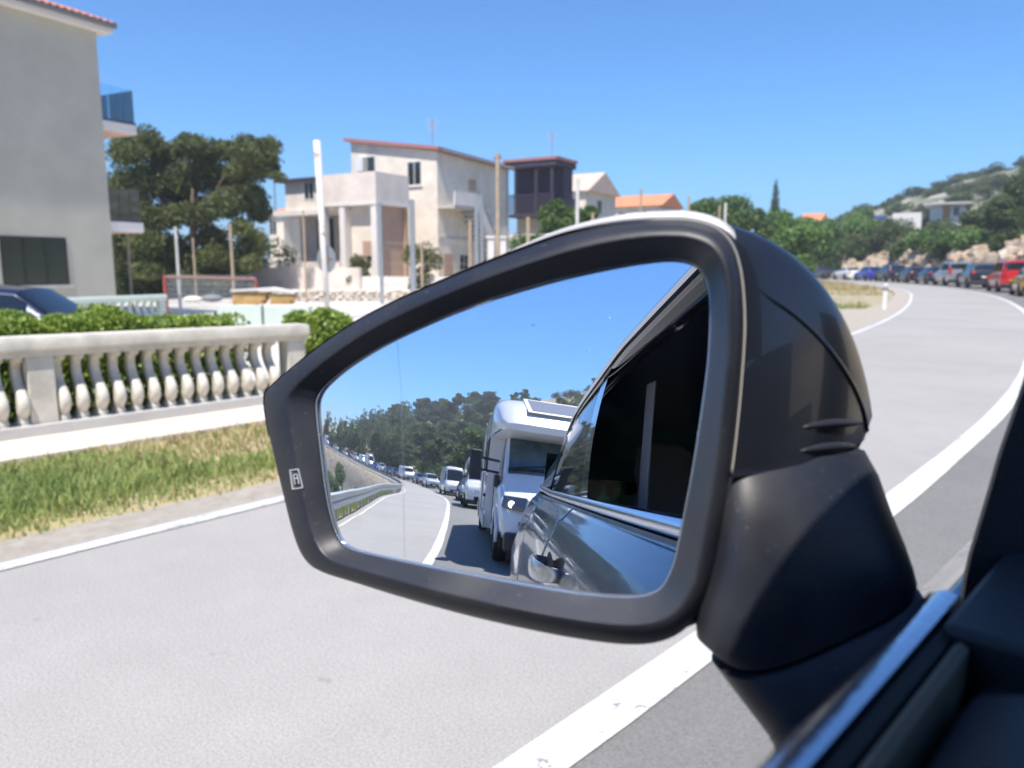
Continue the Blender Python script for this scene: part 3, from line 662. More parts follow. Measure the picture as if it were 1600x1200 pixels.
def wheel_mesh(rad, wd, name='tyre'):
    t_ = MB(); prof = [(-wd/2, rad*.62), (-wd/2, rad*.93), (-wd*.36, rad), (wd*.36, rad), (wd/2, rad*.93), (wd/2, rad*.62)]
    t_.loft([[(p[0], p[1]*math.cos(q), p[1]*math.sin(q)) for p in prof] for q in np.linspace(0, 2*math.pi, 25)], cap=False, closed=True)
    ty = t_.build(name, M['tyre'], sm=True).data
    r_ = MB(); x_ = wd*.40
    for sx_ in (-1, 1):
        c_ = [(sx_*x_*.7, 0, 0)]
        r_.add([(sx_*x_*.55, rad*.64*math.cos(q), rad*.64*math.sin(q)) for q in np.linspace(0, 2*math.pi, 25)[:-1]], [tuple(range(24))])
        for k in range(5):
            q = 2*math.pi*k/5; Mx = Matrix.Rotation(q, 4, 'X')
            r_.box((0, 0, 0), (.02, rad*.2, rad*.56), Matrix.Translation((sx_*x_, 0, 0)) @ Mx @ Matrix.Translation((0, 0, rad*.34)))
    rm = r_.build('rim', M['rim']).data
    for nm in (name, 'rim'):
        pass
    return ty, rm
WH = {}
def wheels(rad, wd):
    k = (rad, wd)
    if k not in WH:
        ty, rm = wheel_mesh(rad, wd); WH[k] = (ty, rm)
        for o in list(col.objects):
            if o.type == 'MESH' and o.data in (ty, rm): bpy.data.objects.remove(o)
    return WH[k]
ty, rm = wheels(.35, .23)
for y in (-2.0, .95):
    o = share('wheel', ty, None, (-.03, y, .35)); own(o); r_ = share('rim', rm, o)
# ---------------------------------------------------------------- white balustrade by the path
def baluster_mesh(name, h, dpt, wdt, m, lean=1):          # flat-sided S-shaped baluster, belly towards the road (+x)
    prof_f = [(0, .58), (.07, .58), (.085, .48), (.12, .52), (.17, .70), (.25, .86), (.32, .88), (.40, .78), (.50, .52), (.60, .18), (.72, -.02), (.84, -.05), (.90, .02), (.92, .45), (.97, .50), (1, .50)]
    prof_b = [(0, -.45), (.06, -.45), (.075, -.35), (.12, -.22), (.20, .02), (.30, .14), (.40, .02), (.50, -.28), (.60, -.55), (.72, -.70), (.84, -.70), (.92, -.58), (1, -.50)]
    zz = np.linspace(0, 1, 33); rg = []
    for z in zz:
        f = np.interp(z, *zip(*prof_f))*dpt; b_ = np.interp(z, *zip(*prof_b))*dpt; c0 = (f+b_)/2; hx = (f-b_)/2; hy = wdt/2*(1.0 if z < .07 or z > .92 else .82+.12*math.exp(-((z-.3)/.13)**2))
        rg.append([(c0+hx*np.sign(math.cos(q))*abs(math.cos(q))**.55, hy*np.sign(math.sin(q))*abs(math.sin(q))**.55, z*h) for q in np.linspace(0, 2*math.pi, 17)[:-1]])
    o = MB().loft(rg).build(name, m); fixn(o); autosmooth(o, 50); me = o.data; bpy.data.objects.remove(o); return me
def balustrade(name, label, x, y0, y1, z0, top0, top1, spacing, first, pillars, m, wd=.105, dp=.085, base_h=.10, rail_t=.17, rz=0, origin=None, group=None):
    root = empty(name, origin or (0, 0, 0), rz); tag(root, label, 'balustrade', group)
    ttop = lambda y: top0+(top1-top0)*(y-y0)/(y1-y0)
    rail = MB()
    prof = [(-.115, 0), (-.115, .03), (-.14, .045), (-.14, .115), (-.12, .15), (.12, .15), (.14, .115), (.14, .06), (.118, .045), (.105, .0)]
    prof = [(a, b_*rail_t/.15-rail_t) for a, b_ in prof]
    yy = np.linspace(y0-.06, y1+.08, 12)
    rail.loft([[(x+a, y, ttop(y)+b_) for a, b_ in prof] for y in yy]); autosmooth(fixn(rail.build('top_rail', m, root)), 30)
    bs = MB(); bs.b2((x-.14, y0-.05, z0-.1), (x+.13, y1+.10, z0+base_h)); bs.build('plinth', M['concrete'], root, bevel=.012)
    h = (top0+top1)/2-rail_t-base_h-z0; me = baluster_mesh(name+'_baluster', 1, dp*1.9, wd, m)
    y = first
    while y < y1-.06:
        if y > y0 and all(abs(y-p) > .15 for p in pillars):
            hh = ttop(y)-rail_t-base_h-z0+.004
            share('baluster', me, root, (x-.012, y, z0+base_h-.002), (0, 0, random.uniform(-.04, .04)), (1, 1, hh))
        y += spacing
    for p in pillars:
        pm_ = MB(); hh = ttop(p)-rail_t+.004; pm_.b2((x-.10, p-.105, z0+base_h-.002), (x+.098, p+.105, hh)); pm_.build('pillar', m, root, bevel=.01)
    return root
balustrade('balustrade', 'white cast stone balustrade along the pale path, in front of the green hedge', -7.42, -1.6, 4.42, 0.03, .915, .84, .1545, -1.5+.035, [-.25, 1.93, 4.36], M['cast_stone'], wd=.098, dp=.093)
# green balustrade in front of the left building
def leaves(n, pts_fn, size, name, m, parent=None, seed=1, up_=.0, asp=1.0):
    r = np.random.default_rng(seed); P = pts_fn(n, r); n = len(P)
    a = r.normal(size=(n, 3)); a[:, 2] *= .6; a /= np.linalg.norm(a, axis=1)[:, None]
    b_ = r.normal(size=(n, 3)); b_[:, 2] += up_; b_ -= a*(a*b_).sum(1)[:, None]; b_ /= np.linalg.norm(b_, axis=1)[:, None]
    s_ = size*r.uniform(.6, 1.35, n)[:, None]
    v0 = P-a*s_*.5*asp; v1 = P+b_*s_*.42; v2 = P+a*s_*.5*asp; v3 = P-b_*s_*.42
    V_ = np.stack([v0, v3, v2, v1], 1).reshape(-1, 3)
    me = bpy.data.meshes.new(name); me.vertices.add(4*n); me.vertices.foreach_set('co', V_.ravel()); me.loops.add(4*n); me.loops.foreach_set('vertex_index', np.arange(4*n))
    me.polygons.add(n); me.polygons.foreach_set('loop_start', np.arange(0, 4*n, 4)); me.polygons.foreach_set('loop_total', np.full(n, 4)); me.update(calc_edges=True); me.validate()
    me.materials.append(m)
    o = bpy.data.objects.new(name, me); col.objects.link(o)
    if parent: o.parent = parent
    return o
def lobes(L, k=1.8):                                      # L rows: x y z rx ry rz ; leaves gathered near the lobe surfaces
    L = np.array(L, float)
    def f(n, r):
        vol = (L[:, 3]*L[:, 4]*L[:, 5])**(2/3); idx = r.choice(len(L), n, p=vol/vol.sum())
        d = r.normal(size=(n, 3)); d /= np.linalg.norm(d, axis=1)[:, None]; rad = r.uniform(0, 1, n)**(1/(3*k)); rad *= 1+.10*r.normal(size=n)
        return L[idx, :3]+d*L[idx, 3:]*rad[:, None]
    return f
# hedge: upright bright shoots behind the balustrade
def hedge_pts(n, r):
    y = r.uniform(-1.5, 4.02, n); x = np.minimum(-8.02+r.normal(size=n)*.19, -7.66-.05*r.uniform(size=n))
    top = .985+.045*np.sin(y*3.3)+.05*np.sin(y*7.1+1)+.03*np.sin(y*17)+.04*smooth((1.9-y)/1)-.16*smooth((y-3.2)/.8)
    z = top-np.abs(r.normal(size=n))**1.2*.28; z = np.where(r.uniform(size=n) < .55, r.uniform(.0, .95, n), z)
    return np.stack([x, y, z], 1)
hroot = empty('hedge', (-7.98, 1.5, 0)); tag(hroot, 'bright green clipped hedge behind the white balustrade', 'hedge')
o = leaves(95000, hedge_pts, .055, 'foliage', M['hedge'], None, 3, up_=1.2, asp=.55); o.parent = hroot; o.matrix_parent_inverse = Matrix.Translation((7.98, -1.5, 0))
st = MB()
for k in range(60):
    y = -1.4+k*.088; st.tube([(-7.98+random.uniform(-.12, .12), y, 0), (-7.98+random.uniform(-.15, .15), y+random.uniform(-.06, .06), .85)], .008, 4)
o = st.build('stems', M['bark']); o.parent = hroot; o.matrix_parent_inverse = Matrix.Translation((7.98, -1.5, 0))
# round bush at the end of the balustrade
c0 = at(508, 522, 9.7); bl = [(0, 0, .55, .40, .40, .36)]+[(random.uniform(-.25, .25), random.uniform(-.25, .25), random.uniform(.4, .75), .2, .2, .17) for _ in range(7)]
root = empty('round_bush', (c0[0], c0[1], 0)); tag(root, 'round light green bush just past the end of the white balustrade', 'bush')
leaves(14000, lobes(bl), .05, 'foliage', M['hedge'], root, 5)
MB().tube([(0, 0, -.1), (.02, .01, .5)], [.03, .02], 6).build('stem', M['bark'], root)
# grass of the verge
def grass(n, x0, x1, y0, y1, h, name, seed, dens=None, z0=-.012, m=None, big=None, s=1):
    r = np.random.default_rng(seed); x = r.uniform(x0, x1, n); y = r.uniform(y0, y1, n)
    if dens is not None:
        k = dens(x, y) > r.uniform(size=n); x, y = x[k], y[k]; n = len(x)
    hh = h*(.45+.9*r.uniform(size=n))*(big(x, y) if big else 1); a = r.uniform(0, 6.28, n); w_ = .006*s*(.6+.8*r.uniform(size=n)); ln = hh*r.uniform(.1, .75, n); b_ = r.uniform(0, 6.28, n)
    ax, ay = np.cos(a)*w_, np.sin(a)*w_; tx, ty_ = np.cos(b_)*ln, np.sin(b_)*ln
    z0 = np.zeros(n)+z0
    V_ = np.stack([np.stack([x-ax, y-ay, z0], 1), np.stack([x+ax, y+ay, z0], 1), np.stack([x+tx*.4+ax*.8, y+ty_*.4+ay*.8, z0+hh*.6], 1), np.stack([x+tx*.4-ax*.8, y+ty_*.4-ay*.8, z0+hh*.6], 1), np.stack([x+tx, y+ty_, z0+hh], 1)], 1).reshape(-1, 3)
    base = np.arange(n)*5
    me = bpy.data.meshes.new(name); me.vertices.add(5*n); me.vertices.foreach_set('co', V_.ravel())
    li = np.stack([base, base+1, base+2, base+3, base+3, base+2, base+4], 1).ravel(); me.loops.add(7*n); me.loops.foreach_set('vertex_index', li)
    me.polygons.add(2*n); ls = np.stack([np.arange(n)*7, np.arange(n)*7+4], 1).ravel(); lt = np.tile([4, 3], n); me.polygons.foreach_set('loop_start', ls); me.polygons.foreach_set('loop_total', lt)
    me.update(calc_edges=True); me.validate(); me.materials.append(m or M['grass']); o = bpy.data.objects.new(name, me); col.objects.link(o); return o
def dens(x, y):
    d = .55+.6*noise2(x*1.0, y*1.0, .9, 8); d = d*np.interp(x, [-6.6, -6.2, -5.7, -5.2, -4.9, -4.72], [.25, .5, .85, .95, .5, .05]); return np.clip(d+np.where(x < -5.5, -.30*smooth((y-1.6)/1.5), 0), .03, 1)
g = grass(190000, -6.6, -4.7, -2, 8, .085, 'grass', 11, dens, big=lambda x, y: np.interp(x, [-6.6, -5.9, -5.2, -4.8], [.5, .8, 1.15, .6])*(1+.5*noise2(x, y, .8, 8))*np.interp(y, [0, 1.5, 4], [1.25, 1, .7]))
tag(g, 'rough green roadside grass strip between the gravel and the pale path', 'grass', kind='stuff')
drym = mat('dry_grass', (.50, .40, .20), .8, c2=(.36, .30, .14), scale=2, trans=.2)
g = grass(26000, -6.6, -4.65, -2, 8, .06, 'dry_grass', 12, lambda x, y: (.45-.5*noise2(x, y, .9, 8))*np.interp(x, [-6.6, -5.9, -5.4, -4.7], [1, .8, .15, .25]), m=drym)
tag(g, 'straw coloured dry grass at the back of the verge', 'grass', kind='stuff')
# ---------------------------------------------------------------- buildings, walls and poles on the left
def frame3(P, e1):                                        # matrix: local x = e1, local y = left of it, origin P
    return Matrix.Translation((P[0], P[1], P[2] if len(P) > 2 else 0)) @ Matrix.Rotation(math.atan2(e1[1], e1[0]), 4, 'Z')
def rooted(name, label, cat, P, e1, group=None):
    o = empty(name, (P[0], P[1], P[2] if len(P) > 2 else 0), math.atan2(e1[1], e1[0])); tag(o, label, cat, group); return o
def window(parent, a, b_, n_pane=1, depth=.10, face='-y', m=M['window_dark'], fm=None, sill=False):
    """window in a wall of the parent's frame; a,b_ opposite corners (u,z); face gives (axis, plane position)"""
    ax, pos_, sg = face; u0, z0 = a; u1, z1 = b_
    def bx(mb, ua, ub, za, zb, d0, d1):
        if ax == 'y': mb.b2((ua, pos_+sg*d0, za), (ub, pos_+sg*d1, zb))
        else: mb.b2((pos_+sg*d0, ua, za), (pos_+sg*d1, ub, zb))
    f = MB(); t_ = .06
    bx(f, u0, u1, z0, z0+t_, -.05, .035); bx(f, u0, u1, z1-t_, z1, -.05, .035); bx(f, u0, u0+t_, z0+t_, z1-t_, -.05, .035); bx(f, u1-t_, u1, z0+t_, z1-t_, -.05, .035)
    for k in range(1, n_pane):
        u = u0+(u1-u0)*k/n_pane; bx(f, u-.025, u+.025, z0+t_, z1-t_, -.05, .03)
    w_ = f.build('window', fm or M['white_paint'], parent)
    for k in range(n_pane):
        ua = u0+t_+(u1-u0-2*t_)*k/n_pane+.01; ub = u0+t_+(u1-u0-2*t_)*(k+1)/n_pane-.01; p = MB(); bx(p, ua, ub, z0+t_, z1-t_, -.02, .008); p.build('pane', m, w_)
    if sill: s_ = MB(); bx(s_, u0-.06, u1+.06, z0-.06, z0, -.05, .12); s_.build('sill', fm or M['white_paint'], w_)
    return w_
def tiles_row(parent, L, z_fn, y_edge, run, slope, m, sp=.24, name='roof_tile', nrow=3, rr=.10, sgn=-1):
    """barrel tiles running up a slope; the first rows as parts"""
    t_ = MB(); n_ = 7
    t_.loft([[(rr*math.cos(q)*(1-.12*a), a*.45, rr*.75*math.sin(q)) for q in np.linspace(0, math.pi, n_)]+[((rr-.02)*math.cos(q)*(1-.12*a), a*.45, (rr-.02)*.75*math.sin(q)) for q in np.linspace(math.pi, 0, n_)] for a in (0, 1)])
    me = fixn(t_.build('t', m)).data; bpy.data.objects.remove(bpy.data.objects['t'])
    for k in range(int(L/sp)):
        for j in range(nrow):
            share(name, me, parent, (k*sp+sp/2, y_edge-sgn*j*.36*math.cos(slope), z_fn(k*sp)+j*.36*math.sin(slope)+.01*j), (slope if sgn < 0 else math.pi-slope, 0, random.uniform(-.03, .03)))
# ---- tall rendered building at the left edge
d16 = R(16); e1 = np.array([-math.sin(d16), math.cos(d16), 0]); e2 = np.array([-math.cos(d16), -math.sin(d16), 0])
P0 = at(178, 417, 26.0); P0[2] = 0
A = rooted('apartment_house', 'tall pale grey house at the left edge, balconies on its far end', 'house', P0, e1)
ztop = zat(66, 26.0)                                      # local: +x forward past the corner, +y into the building
wl = MB().b2((-22, 0, -.4), (0, 11, ztop)); wl.build('wall', M['plaster_grey'], A)
ua = along(P0, e1, 10); ub = along(P0, e1, 112)
window(A, (ua, zat(442, 27)), (ub, zat(376, 27)), 3, face=('y', 0, -1), fm=M['window_dark'], m=mat('green_glass', (.015, .03, .025), .1, spec=.8))
ev = MB().b2((-22.2, -.34, ztop), (.38, 11.2, ztop+.20)); ev.build('eaves', M['plaster_white'], A)
gt = MB().tube([(-22.2, -.42, ztop+.22), (.42, -.42, ztop+.22)], .085, 10); gt.build('gutter', mat('gutter_zinc', (.16, .17, .19), .5, .5), A)
rf = MB().add([(-22.3, -.40, ztop+.21), (.45, -.40, ztop+.21), (.45, 5.5, ztop+2.3), (-22.3, 5.5, ztop+2.3), (.45, 11.4, ztop+.21), (-22.3, 11.4, ztop+.21)], [(0, 1, 2, 3), (3, 2, 4, 5), (1, 4, 2), (0, 3, 5), (0, 5, 4, 1)]); rfo = rf.build('roof', M['roof_tile'], A)
_tl = empty('tile_field', (-12.0, 0, 0)); _tl.parent = A
bpy.data.objects.remove(_tl)
t_ = MB(); n_ = 7; rr = .11
t_.loft([[(rr*math.cos(q)*(1-.12*a), a*.5, rr*.8*math.sin(q)) for q in np.linspace(0, math.pi, n_)]+[((rr-.02)*math.cos(q)*(1-.12*a), a*.5, (rr-.02)*.8*math.sin(q)) for q in np.linspace(math.pi, 0, n_)] for a in (0, 1)])
_o = fixn(t_.build('t', M['roof_tile'])); tile_me = _o.data; bpy.data.objects.remove(_o)
sl = math.atan2(2.09, 5.9)
for k in range(46):
    for j in range(5):
        share('roof_tile', tile_me, A, (.34-k*.235, -.47+j*.40*math.cos(sl), ztop+.235+j*.40*math.sin(sl)), (sl, 0, random.uniform(-.04, .04)))
ch = MB().b2((-8.6, .6, ztop+.3), (-5.6, 1.5, ztop+1.35)); ch.build('chimney', M['dark_wood'], A)
MB().b2((-8.8, .45, ztop+1.351), (-5.4, 1.65, ztop+1.5)).build('chimney_cap', M['roof_tile'], A)
MB().b2((ua-.1, -.10, zat(442, 27)-.09), (ub+.1, -.002, zat(442, 27)-.01)).build('sill', M['concrete'], A)
# balconies on the far end
glb = glassmat('balcony_glass', (.84, .94, .97), .04)
uB = along(np.array([P0[0], P0[1], 6.2]), e1, 215)
def balcony(ztop_s, thick, zr0, zr1, gm_, glass=True):
    b_ = MB().b2((.003, .05, ztop_s-thick), (uB, 7, ztop_s)).build('balcony', M['plaster_white'], A, bevel=.01)
    MB().b2((.01, .08, ztop_s-thick-.012), (uB-.05, 6.95, ztop_s-thick-.001)).build('soffit', mat('soffit_paint', (.75, .50, .38), .9), b_)
    for q in (0, 1, 2): MB().b2((.05+q*(uB-.1)/3, .09, ztop_s+.02), (.03+(q+1)*(uB-.1)/3, .105, ztop_s+zr1)).build('glass_panel', gm_, b_)
    for q in range(5): MB().b2((uB-.04, .12+q*1.35, ztop_s+.02), (uB-.025, .10+(q+1)*1.35, ztop_s+zr1)).build('glass_panel', gm_, b_)
    MB().b2((.02, .07, ztop_s), (uB, .12, ztop_s+.07)).build('rail_shoe', M['dark_wood'], b_)
z1_ = zat(196, 26.4); balcony(z1_, .32, 0, 1.15, glb)
z2_ = zat(347, 26.4); balcony(z2_, .34, 0, 1.12, glassmat('smoked_glass', (.20, .22, .25), .12))
# corner of a low tiled canopy near us on the left edge
# green-white balustrade of its forecourt
P1 = at(252, 417, 22.5); L1 = along(P1, -e1, 0-140)
G = balustrade('green_balustrade', 'pale green balustrade in front of the tall grey house, left', 0, -9.5, -.06, 0, .98, .98, .235, -9.3, [-.1, -4.9, -9.4], M['green_plaster'], rz=math.atan2(e1[1], e1[0])-math.pi/2, origin=(P1[0], P1[1], -.33+.0))
MB().b2((-.12, -9.5, .0), (-.10, -3.0, .8)).build('infill', M['green_plaster'], G)

# ---- house complex in the middle
d13 = R(13); f1 = np.array([-math.sin(d13), math.cos(d13), 0]); f2 = np.array([-math.cos(d13), -math.sin(d13), 0])
PH = at(685, 417, 50); PH[2] = 0
Hs = rooted('terraced_house', 'large cream and pink house with outside stairs and flat concrete terrace', 'house', PH, f1)
def u_(px): return along(PH, f1, px)                      # along the right-hand face
def v_(px): return along(PH, f2, px)                      # along the left-hand face (local +y)
dv = lambda px: 50+v_(px)*float(f2@fw); du = lambda px: 50+u_(px)*float(f1@fw)
U1, V1 = u_(795), v_(555)
zc = zat(240, 50); zl = zat(226, dv(555)); zr_ = zat(268, du(795))
body = MB().add([(0, 0, -.5), (U1, 0, -.5), (U1, V1, -.5), (0, V1, -.5), (0, 0, zc), (U1, 0, zr_), (U1, V1, zr_+(zl-zc)), (0, V1, zl)], [(0, 3, 2, 1), (4, 5, 6, 7), (0, 1, 5, 4), (1, 2, 6, 5), (2, 3, 7, 6), (3, 0, 4, 7)])
body.build('wall', M['plaster_cream'], Hs)
q = .35; rf = MB().add([(-q, -q, zc+.02), (U1+q, -q, zr_+.0), (U1+q, V1+q, zr_+(zl-zc)+.02), (-q, V1+q, zl+.02), (-q, -q, zc+.24), (U1+q, -q, zr_+.2), (U1+q, V1+q, zr_+(zl-zc)+.24), (-q, V1+q, zl+.24)], [(0, 3, 2, 1), (4, 5, 6, 7), (0, 1, 5, 4), (1, 2, 6, 5), (2, 3, 7, 6), (3, 0, 4, 7)]); rf.build('roof', mat('maroon_tile', (.36, .17, .15), .85, var=.2, scale=6), Hs)
Fy = ('x', 0, -1)
for (a, b_, t0, t1) in ((566, 592, 238, 268), (640, 662, 252, 290)): window(Hs, (v_(b_), zat(t1, 50)), (v_(a), zat(t0, 50)), 2, face=Fy, sill=True)
MB().b2((-.35, v_(577), zat(262, 50)), (-.02, v_(566), zat(240, 50))).build('air_conditioner', M['white_paint'], Hs)
window(Hs, (u_(775), zat(292, du(777))), (u_(782), zat(276, du(777))), 1, face=('y', 0, -1))
MB().tube([(.12, -.42, zc+.02), (U1, -.42, zr_+.02)], .07, 6).build('gutter', M['metal'], Hs); MB().tube([(U1-.3, -.08, zr_), (U1-.3, -.08, .2)], .05, 6).build('downpipe', M['metal'], Hs)
MB().b2((3.6, -.05, zat(300, 53)), (4.5, -.003, zat(282, 53))).build('shutter', M['tan_wall'], Hs)
# side landing and stairs on the right-hand face
z_l = zat(326, 52); z_b = .3
Wn = M['plaster_white']
MB().b2((.02, -1.3, z_l-.18), (u_(742), -.004, z_l)).build('landing', M['concrete'], Hs)
MB().b2((.02, -1.35, z_l+.0), (u_(722), -1.25, z_l+.85)).build('parapet', Wn, Hs)
stp = MB(); ua_, ub_ = u_(722), u_(770); ns = 16
for k in range(ns): stp.b2((ua_+(ub_-ua_)*k/ns, -1.3, z_l-(z_l-z_b)*(k+1)/ns-.15), (ua_+(ub_-ua_)*(k+1)/ns, -.006, z_l-(z_l-z_b)*(k+1)/ns))
stp.build('stair', M['concrete'], Hs)
MB().add([(ua_, -1.36, z_l-.2), (ub_, -1.36, z_b-.2), (ub_, -1.36, z_b+.75), (ua_, -1.36, z_l+.85), (ua_, -1.28, z_l-.2), (ub_, -1.28, z_b-.2), (ub_, -1.28, z_b+.75), (ua_, -1.28, z_l+.85)], [(0, 1, 2, 3), (7, 6, 5, 4), (0, 4, 5, 1), (3, 2, 6, 7), (0, 3, 7, 4), (1, 5, 6, 2)]).build('stair_parapet', Wn, Hs)
rl_ = MB()
for zz in (.25, .5): rl_.tube([(ua_-3, -1.3, z_l+.85+zz), (ua_, -1.3, z_l+.85+zz), (ub_, -1.3, z_b+.75+zz)], .025, 5)
rl_.build('stair_rail', M['metal'], Hs)
MB().b2((.6, -.03, .3), (1.6, .02, 2.3)).build('door', M['tan_wall'], Hs); window(Hs, (2.4, 1.2), (3.5, 2.3), 2, face=('y', 0, -1))
MB().b2((.0, -.06, 3.28), (U1, -.001, 3.42)).build('storey_band', M['concrete'], Hs)
# terrace block in front, on pillars
PT = at(590, 417, 45.5); PT[2] = 0
T_ = rooted('terrace_block', 'pale concrete terrace on pillars with tan shaded rooms beneath', 'terrace', PT, f1)
tu = along(PT, f1, 642); tv = along(PT, f2, 506); zt0, zt1 = zat(320, 45.5), zat(270, 45.5)
MB().b2((0, 0, zt0), (tu, tv, zt0+.25)).build('slab', Wn, T_)
for a, b_ in (((0, 0), (.14, tv)), ((.14, 0), (tu, .14)), ((.14, tv-.14), (tu, tv))): MB().b2((*a, zt0+.25), (*b_, zt1)).build('parapet', M['plaster_pink'], T_)
for px in (590, 541, 509): yv = along(PT, f2, px); MB().b2((.05, max(.02, yv-.0), -.4), (.50, max(.02, yv)+.42, zt0)).build('pillar', Wn, T_)
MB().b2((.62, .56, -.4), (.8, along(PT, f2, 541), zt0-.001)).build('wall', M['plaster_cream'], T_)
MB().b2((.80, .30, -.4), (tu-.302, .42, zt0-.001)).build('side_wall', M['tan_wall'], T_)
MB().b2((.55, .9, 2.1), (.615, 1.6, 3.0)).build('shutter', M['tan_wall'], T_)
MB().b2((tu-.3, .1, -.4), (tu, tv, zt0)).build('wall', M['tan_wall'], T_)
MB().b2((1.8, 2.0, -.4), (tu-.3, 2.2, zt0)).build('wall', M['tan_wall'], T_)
MB().b2((1.5, along(PT, f2, 558), .2), (1.62, along(PT, f2, 551), 2.0)).build('door', M['tan_wall'], T_)
window(T_, (along(PT, f2, 575), 1.7), (along(PT, f2, 562), 2.9), 1, face=('x', .62, -1))
# left wing
PWg = at(515, 417, 49); PWg[2] = 0
W_ = rooted('flat_wing', 'low pinkish wing with flat roof and dark garage opening beside pine', 'house', PWg, f1)
wv = along(PWg, f2, 452); zw = zat(283, 49)
MB().b2((0, 0, zat(330, 49)), (7, wv, zw)).build('wall', M['plaster_pink'], W_)
MB().b2((1.2, 0, -.4), (7, wv, zat(330, 49)-.002)).build('lower_wall', M['plaster_pink'], W_)
MB().b2((-.4, -.2, zw), (7.2, wv+.6, zw+.18)).build('roof', M['dark_wood'], W_)
MB().b2((-.3, -.1, zat(336, 49)), (1.2, wv+.9, zat(328, 49))).build('slab', Wn, W_)
window(W_, (along(PWg, f2, 497), zat(312, 49)), (along(PWg, f2, 481), zat(284, 49)), 2, face=Fy)
for px in (480, 497): window(W_, (along(PWg, f2, px+9), zat(395, 49)), (along(PWg, f2, px-3), zat(338, 49)), 1, face=('x', 1.2, -1))
MB().tube([(-.2, wv+.75, zat(330, 49)), (-.2, wv+.75, zw+.1)], .06, 6).build('post', M['metal'], W_)
# garden wall with openings in front of the wing
PG = at(600, 417, 43); gw = rooted('garden_wall', 'long pale retaining wall with stepped openings in front of the houses', 'wall', (PG[0], PG[1], 0), f2)
gl_ = along((PG[0], PG[1], 0), f2, 402)
MB().b2((-14, 0, -.4), (gl_, .35, zat(432, 43))).build('wall', M['plaster_white'], gw)
MB().b2((gl_-9.0, .36, -.4), (gl_, .6, zat(418, 43))).build('upper_wall', M['plaster_pink'], gw)
for k in range(7): MB().b2((gl_-.6-k*1.15, .37, zat(417, 43)), (gl_-.1-k*1.15, .58, zat(411, 43))).build('merlon', M['plaster_pink'], gw)
# dark timber house with covered balcony
PD = at(865, 417, 60); PD[2] = 0
D_ = rooted('timber_house', 'dark brown timber balcony house under thin red roof beside the cream house', 'house', PD, f1)
dv_ = along(PD, f2, 792); zt = zat(252, 60); zb_ = zat(333, 60)
MB().b2((1.6, .0, zb_), (3.2, dv_, zt)).build('wall', M['dark_wood'], D_)
MB().b2((1.6, -.05, -.4), (3.2, dv_, zb_-.003)).build('lower_wall', M['plaster_cream'], D_)
MB().b2((-.2, -.3, zt), (3.5, dv_+.3, zt+.22)).build('roof', bpy.data.materials['maroon_tile'], D_)
MB().b2((-.1, -.2, zt-.45), (3.4, dv_+.2, zt-.003)).build('beam', M['dark_wood'], D_)
MB().b2((0, 0, zb_-.25), (1.6, dv_, zb_)).build('balcony_floor', M['dark_wood'], D_)
for px in (862, 838, 806): yv = along(PD, f2, px); MB().b2((.02, yv, zb_), (.20, yv+.18, zt-.45)).build('post', M['dark_wood'], D_)
for k in range(26): yv = .1+(dv_-.2)*k/25; MB().b2((.04, yv, zb_+.05), (.09, yv+.07, zb_+1.4)).build('railing_bar', M['dark_wood'], D_)
MB().b2((.02, 0, zb_+1.4), (.14, dv_, zb_+1.5)).build('railing_top', M['dark_wood'], D_)
# simple gabled houses further away
def far_house(name, label, px0, px1, pyt, pyb, d, m, roofm, roofh, zbase=None, e=f1, winds=2, dep=7):
    P = at(px1, 417, d); P[2] = 0; o = rooted(name, label, 'house', P, e); L = along(P, np.array([-e[1], e[0], 0]), px0); z1 = zat(pyt, d); z0 = zat(pyb, d)
    if L < 0: L = 6
    MB().b2((0, 0, min(z0, -.0)-1), (dep, L, z1)).build('wall', m, o)
    MB().add([(-.4, -.4, z1), (dep+.4, -.4, z1), (dep+.4, L+.4, z1), (-.4, L+.4, z1), (dep/2, -.4, z1+roofh), (dep/2, L+.4, z1+roofh)], [(0, 1, 2, 3)[::-1], (0, 4, 5, 3)[::-1], (1, 2, 5, 4)[::-1], (0, 1, 4)[::-1], (3, 5, 2)[::-1]]).build('roof', roofm, o)
    for k in range(winds): window(o, (L*(k+.6)/(winds+.3), z1-1.9), (L*(k+.6)/(winds+.3)+1.0, z1-.6), 2, face=Fy)
    window(o, (2.5, z1-1.9), (3.6, z1-.6), 2, face=('y', 0, -1))
    return o
far_house('gabled_house', 'cream house with gable behind the dark timber balcony', 862, 914, 300, 345, 72, M['plaster_cream'], mat('faded_tile', (.56, .44, .36), .9, var=.15, scale=4), 2.0)
orm = mat('orange_tile', (.62, .24, .12), .85, var=.15, scale=5)
far_house('orange_roofed_house', 'house under a low orange tiled roof behind the green trees', 925, 1028, 322, 345, 85, M['plaster_cream'], orm, 1.5, winds=3)
far_house('orange_roofed_house', 'small house whose orange roof peeps between pine and pink wing', 425, 446, 334, 380, 70, M['plaster_cream'], orm, 1.0, winds=1)
far_house('orange_roofed_house', 'tiny distant house with orange roof in the trees right of the mirror top', 1248, 1276, 345, 352, 130, M['plaster_cream'], orm, 1.4, winds=1)
# blue-roofed and white concrete houses on the right
P = at(1402, 417, 150); o = rooted('blue_building', 'low building with deep blue roof among trees on the right', 'building', (P[0], P[1], 0), f1)
bl_ = mat('blue_roof', (.03, .06, .32), .5); L = along((P[0], P[1], 0), f2, 1342)
MB().b2((0, 0, 1), (12, L, zat(354, 150))).build('wall', mat('mauve_wall', (.30, .28, .36), .9), o)
MB().b2((-.4, L*.45, zat(354, 150)), (12.4, L+.4, zat(337, 150))).build('roof', bl_, o)
MB().b2((-.2, -.4, zat(354, 150)), (12.4, L*.45, zat(346, 150))).build('parapet', mat('mauve_wall2', (.34, .31, .40), .9), o)
